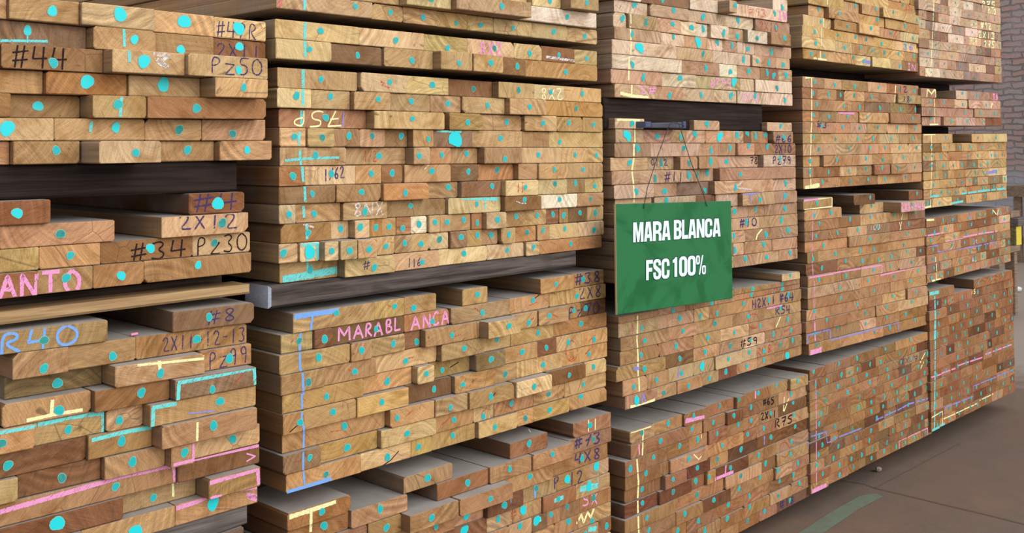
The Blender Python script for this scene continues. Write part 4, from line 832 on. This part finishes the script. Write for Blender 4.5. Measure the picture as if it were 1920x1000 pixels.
# metal clamp bar the wire is looped over
ST = paint('grey_steel', (78, 80, 92), .45, .3); BLm = paint('blue_grey_steel', (70, 78, 110), .5)
cl = w3(1250, 240, D-.045); MBR = empty('metal_bar', cl)
tag(MBR, 'dark grey steel bar holding the sign wire, on top of third column pack', 'metal bar')
Yb = D-.05
def q4(pts, Y): return [w3(x, y, Y) for x, y in pts]
prism('bar', ST, q4([(1222, 240), (1281, 240.5), (1281, 229), (1222, 230.5)], Yb), .066, .003, MBR, loc=cl)
prism('jaw', BLm, q4([(1211, 239.5), (1221.5, 239.5), (1221.5, 228.5), (1211, 228)], Yb-.004), .07, .003, MBR, loc=cl)
prism('end_cap', BLm, q4([(1281.5, 241), (1287, 241), (1287, 228), (1281.5, 228)], Yb-.006), .07, .003, MBR, loc=cl)

# ------------------------------------------------------------------ small loose things
def lump(name, mat, c, r, label, cat, seed=0):
    rnd = random.Random(seed); mb = MB(); nu, nv = 8, 5
    for i in range(nv+1):
        for k in range(nu):
            a = k*6.2832/nu; e = -1.5708+3.1416*i/nv; q_ = rnd.uniform(.75, 1.2)
            mb.v.append((c[0]+r[0]*math.cos(e)*math.cos(a)*q_, c[1]+r[1]*math.cos(e)*math.sin(a)*q_, c[2]+r[2]*(1+math.sin(e))))
    for i in range(nv):
        for k in range(nu): mb.face([i*nu+k, i*nu+(k+1) % nu, (i+1)*nu+(k+1) % nu, (i+1)*nu+k], 0)
    return tag(mb.build(name, [mat], None, c, attrs=False), label, cat)
pk = [p for p in P if p['name'] == 'c1p3'][0]
zt = pk['z'](1, 0.0); X, Y = uz(257, 620, zt); zt = pk['z'](1, X)
o = tube('chalk_stick', paint('pink_chalk_stick', (240, 150, 180), .9), [(-.009, -.002, 0), (-.007, -.0016, 0), (0, 0, 0), (.007, .0016, 0), (.009, .002, 0)], .0033, None, (0, 0, 0)); o.location = (X, max(Y, D+.01), zt+.0034)
tag(o, 'short pink chalk stick lying on the grey board top in leftmost column', 'chalk')
pk = [p for p in P if p['name'] == 'c2p4'][0]; X, Y = uz(995, 812, pk['z'](0, 1.0)); z0 = pk['z'](0, X); X, Y = uz(995, 812, z0)
o = tube('wood_splinter', paint('pale_splinter', (225, 215, 205), .8), [(0, 0, 0), (-.004, 0, .006), (-.007, .004, .012)], .0013); o.location = (X, max(D+.005, Y), z0+.001); tag(o, "tiny white splinter sticking up from second column's lowest pack", 'splinter')
X, Y = uz(1647, 885, 0)
lump('paper_scrap', paint('dirty_paper', (150, 138, 128), .9), (X, Y, .001), (.018, .015, .012), 'small crumpled pale scrap lying on the concrete floor', 'litter', 3)
X, Y = uz(1906, 548, 0)
lump('stone', paint('pale_stone', (225, 225, 222), .9), (X, Y, .001), (.07, .05, .03), 'white stone on the ground near the far brick wall', 'stone', 5)

# ------------------------------------------------------------------ the setting
def plane(name, q_, mat, kind='structure'):
    mb = MB(); mb.v = q_; mb.face([0, 1, 2, 3], 0); o = mb.build(name, [mat], None, (0, 0, 0), attrs=False); tag(o, kind=kind); return o
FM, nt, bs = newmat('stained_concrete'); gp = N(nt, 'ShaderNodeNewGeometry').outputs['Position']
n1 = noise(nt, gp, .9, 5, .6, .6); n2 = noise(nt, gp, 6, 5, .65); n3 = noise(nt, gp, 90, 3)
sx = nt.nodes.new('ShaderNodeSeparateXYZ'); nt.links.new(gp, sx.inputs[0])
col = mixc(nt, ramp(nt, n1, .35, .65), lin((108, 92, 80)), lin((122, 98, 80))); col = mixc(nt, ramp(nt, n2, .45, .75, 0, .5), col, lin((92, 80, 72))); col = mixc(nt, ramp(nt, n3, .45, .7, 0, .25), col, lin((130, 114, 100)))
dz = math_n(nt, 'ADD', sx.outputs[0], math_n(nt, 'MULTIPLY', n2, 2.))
col = mixc(nt, ramp(nt, dz, 8.2, 9.2, 0, .8), col, lin((168, 155, 142)))  # paler far ground: the brighter light there is mixed into the floor colour
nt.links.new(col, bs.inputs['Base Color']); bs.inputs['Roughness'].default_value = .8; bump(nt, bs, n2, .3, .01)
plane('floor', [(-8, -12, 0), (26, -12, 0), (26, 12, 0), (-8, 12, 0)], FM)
def floor_strip(name, pts, h, mat, label, cat):
    mb = MB(); n = len(pts); P2 = [uz(x, y, 0) for x, y in pts]
    mb.v = [(a, b, h) for a, b in P2]; mb.face(list(range(n)), 0)
    o = mb.build(name, [mat], None, (0, 0, 0), attrs=False)
    ar = sum(P2[i][0]*P2[(i+1) % n][1]-P2[(i+1) % n][0]*P2[i][1] for i in range(n))
    if ar < 0: o.data.flip_normals()
    return tag(o, kind='structure')
GPm, nt, bs = newmat('worn_green_floor_paint'); gp = N(nt, 'ShaderNodeNewGeometry').outputs['Position']; nn = noise(nt, gp, 20, 6, .7)
col = mixc(nt, ramp(nt, nn, .42, .72), lin((108, 126, 106)), lin((112, 106, 90))); nt.links.new(col, bs.inputs['Base Color']); bs.inputs['Roughness'].default_value = .8
floor_strip('trim_1', [(1380, 1080), (1500, 999), (1560, 960), (1612, 931), (1640, 926), (1656, 932), (1612, 955), (1548, 998), (1440, 1080)], .0015, GPm, '', '')
CKm = paint('floor_joint_dirt', (100, 85, 74), .9, .2)
def joint(pts, w):
    a = [(x, y-w/2) for x, y in pts]; b = [(x, y+w/2) for x, y in reversed(pts)]; return floor_strip('trim_2', a+b, .001, CKm, '', '')
joint([(1575, 901), (1620, 908), (1640, 916), (1700, 930), (1765, 946), (1850, 966), (1925, 985)], 2.2); joint([(1640, 916), (1690, 890), (1752, 857), (1800, 832)], 1.4)
def brick(name, cell=(.30, .092)):
    m, nt, bs = newmat(name); gp = N(nt, 'ShaderNodeNewGeometry').outputs['Position']
    sx = nt.nodes.new('ShaderNodeSeparateXYZ'); nt.links.new(gp, sx.inputs[0])
    cb = nt.nodes.new('ShaderNodeCombineXYZ'); nt.links.new(sx.outputs[1], cb.inputs[0]); nt.links.new(sx.outputs[2], cb.inputs[1])
    nw = N(nt, 'ShaderNodeTexNoise'); nw.inputs['Scale'].default_value = 5; nt.links.new(gp, nw.inputs['Vector'])
    ad = nt.nodes.new('ShaderNodeVectorMath'); ad.operation = 'MULTIPLY_ADD'; nt.links.new(nw.outputs['Color'], ad.inputs[0]); ad.inputs[1].default_value = (.12, .09, 0); nt.links.new(cb.outputs[0], ad.inputs[2])
    bt = nt.nodes.new('ShaderNodeTexBrick'); nt.links.new(ad.outputs[0], bt.inputs['Vector']); bt.inputs['Scale'].default_value = 1
    bt.inputs['Brick Width'].default_value = cell[0]; bt.inputs['Row Height'].default_value = cell[1]; bt.inputs['Mortar Size'].default_value = .014; bt.inputs['Mortar Smooth'].default_value = .3
    bt.inputs['Color1'].default_value = (*lin((205, 160, 148)), 1); bt.inputs['Color2'].default_value = (*lin((188, 172, 168)), 1); bt.inputs['Mortar'].default_value = (*lin((138, 130, 132)), 1)
    big = noise(nt, gp, 2.5, 4, .6); sm = noise(nt, gp, 30, 4, .7)
    col = mixc(nt, ramp(nt, big, .45, .7, 0, .6), bt.outputs['Color'], lin((196, 184, 184))); col = mixc(nt, ramp(nt, sm, .45, .7, 0, .55), col, lin((160, 146, 144)))
    ren = ramp(nt, math_n(nt, 'ADD', sx.outputs[2], math_n(nt, 'MULTIPLY', big, .7)), 1.35, 1.65, .85, 0)
    col = mixc(nt, ren, col, lin((184, 184, 192)))
    nt.links.new(col, bs.inputs['Base Color']); bs.inputs['Roughness'].default_value = .95
    bump(nt, bs, math_n(nt, 'ADD', math_n(nt, 'MULTIPLY', bt.outputs['Fac'], -1), math_n(nt, 'MULTIPLY', sm, .6)), .8, .02); return m
WX = 17.2
plane('wall_right', [(WX, -6, 0), (WX, 9, 0), (WX, 9, 9), (WX, -6, 9)][::-1], brick('old_brick_wall'))
PL = paint('dark_wall_plaster', (110, 104, 98), .95, .2)
plane('wall_back_added', [(-6, 9, 0), (WX, 9, 0), (WX, 9, 9), (-6, 9, 9)], PL)  # unseen dark wall, added to block the bright sky behind the packs

# ------------------------------------------------------------------ things by the far wall
WD = wood_dark('old_dusty_timber', (120, 100, 84), (164, 140, 118))
def at_s(px, py, s): v = ray(px, py)*s; return (v.x, v.y, v.z+CAMZ)
def box(name, mat, x0, x1, y0, y1, z0, z1, parent=None, loc=None, bev=.006):
    return prism(name, mat, [(x0, y0, z0), (x1, y0, z0), (x1, y0, z1), (x0, y0, z1)], y1-y0, bev, parent, loc=loc)
bx = at_s(1893, 400, 14.3); X0, Y0 = bx[0], bx[1]
WBn = empty('wooden_workbench', (X0+.5, Y0-.5, 0)); tag(WBn, 'rough wooden bench with thick top near the brick wall, at right edge', 'workbench'); L0 = (X0+.5, Y0-.5, 0)
box('bench_top', WD, X0-.05, X0+.75, Y0-1.6, Y0+.02, .88, 1.02, WBn, L0)
for ax, ay in ((X0, Y0-.14), (X0+.6, Y0-.14), (X0, Y0-1.55), (X0+.6, Y0-1.55)): box('leg', WD, ax, ax+.09, ay, ay+.09, 0, .878, WBn, L0)
box('rail', WD, X0+.01, X0+.07, Y0-1.45, Y0-.15, .25, .33, WBn, L0); box('rail', WD, X0+.01, X0+.07, Y0-1.45, Y0-.15, .55, .62, WBn, L0)
YE = paint('yellow_end_paint', (238, 214, 70), .7, .3); OL = wood_dark('mossy_old_timber', (92, 82, 52), (150, 136, 92))
bx = at_s(1905, 443, 9.6)
def tb(name, label, x0, x1, y, z0, z1, mat, l=1.1):
    o = box(name, mat, x0, x1, y, y+l, z0, z1, loc=((x0+x1)/2, y+l/2, z0), bev=.004); return tag(o, label, 'timber')
zc = bx[2]-.09
sq = tb('squared_timber', 'squared old timber with yellow painted end, behind the rightmost column', bx[0], bx[0]+.14, bx[1], zc, zc+.18, OL)
box('painted_end', YE, bx[0]+.006, bx[0]+.134, bx[1]-.002, bx[1]-.0004, zc+.006, zc+.174, parent=sq, loc=tuple(sq.location), bev=.0003)['label'] = 'yellow painted end'
tb('grey_plank', 'pale grey plank lying on the yellow ended timber behind rightmost column', bx[0]-.02, bx[0]+.3, bx[1]-.03, zc+.182, zc+.25, GR)
tb('grey_plank', 'upper brown plank lying over the grey plank behind rightmost column', bx[0]-.03, bx[0]+.2, bx[1]+.03, zc+.252, zc+.31, WD)
L1 = (bx[0]+.1, bx[1]+.5, 0); tr = empty('wooden_trestle', L1); tag(tr, 'low wooden trestle carrying the yellow ended timber', 'trestle')
box('trestle_top', WD, bx[0]-.1, bx[0]+.4, bx[1]+.1, bx[1]+.25, zc-.08, zc-.001, tr, L1)
box('trestle_top', WD, bx[0]-.1, bx[0]+.4, bx[1]+.8, bx[1]+.95, zc-.08, zc-.001, tr, L1)
for ax in (bx[0]-.08, bx[0]+.3):
    for ay in (.12, .82): box('leg', WD, ax, ax+.07, bx[1]+ay, bx[1]+ay+.09, 0, zc-.081, tr, L1)
print('boards', len(BOARDS), 'individual', sum(b['ind'] for b in BOARDS), 'min area', order[299]['area'])
for p in P: print(p['name'], 'z', round(p['z'](0, p['xmin']), 3), round(p['z'](len(p['rows']), p['xmin']), 3), 'right', round(p['z'](0, p['xmax']), 3), round(p['z'](len(p['rows']), p['xmax']), 3), 'x', round(p['xmin'], 2), round(p['xmax'], 2))
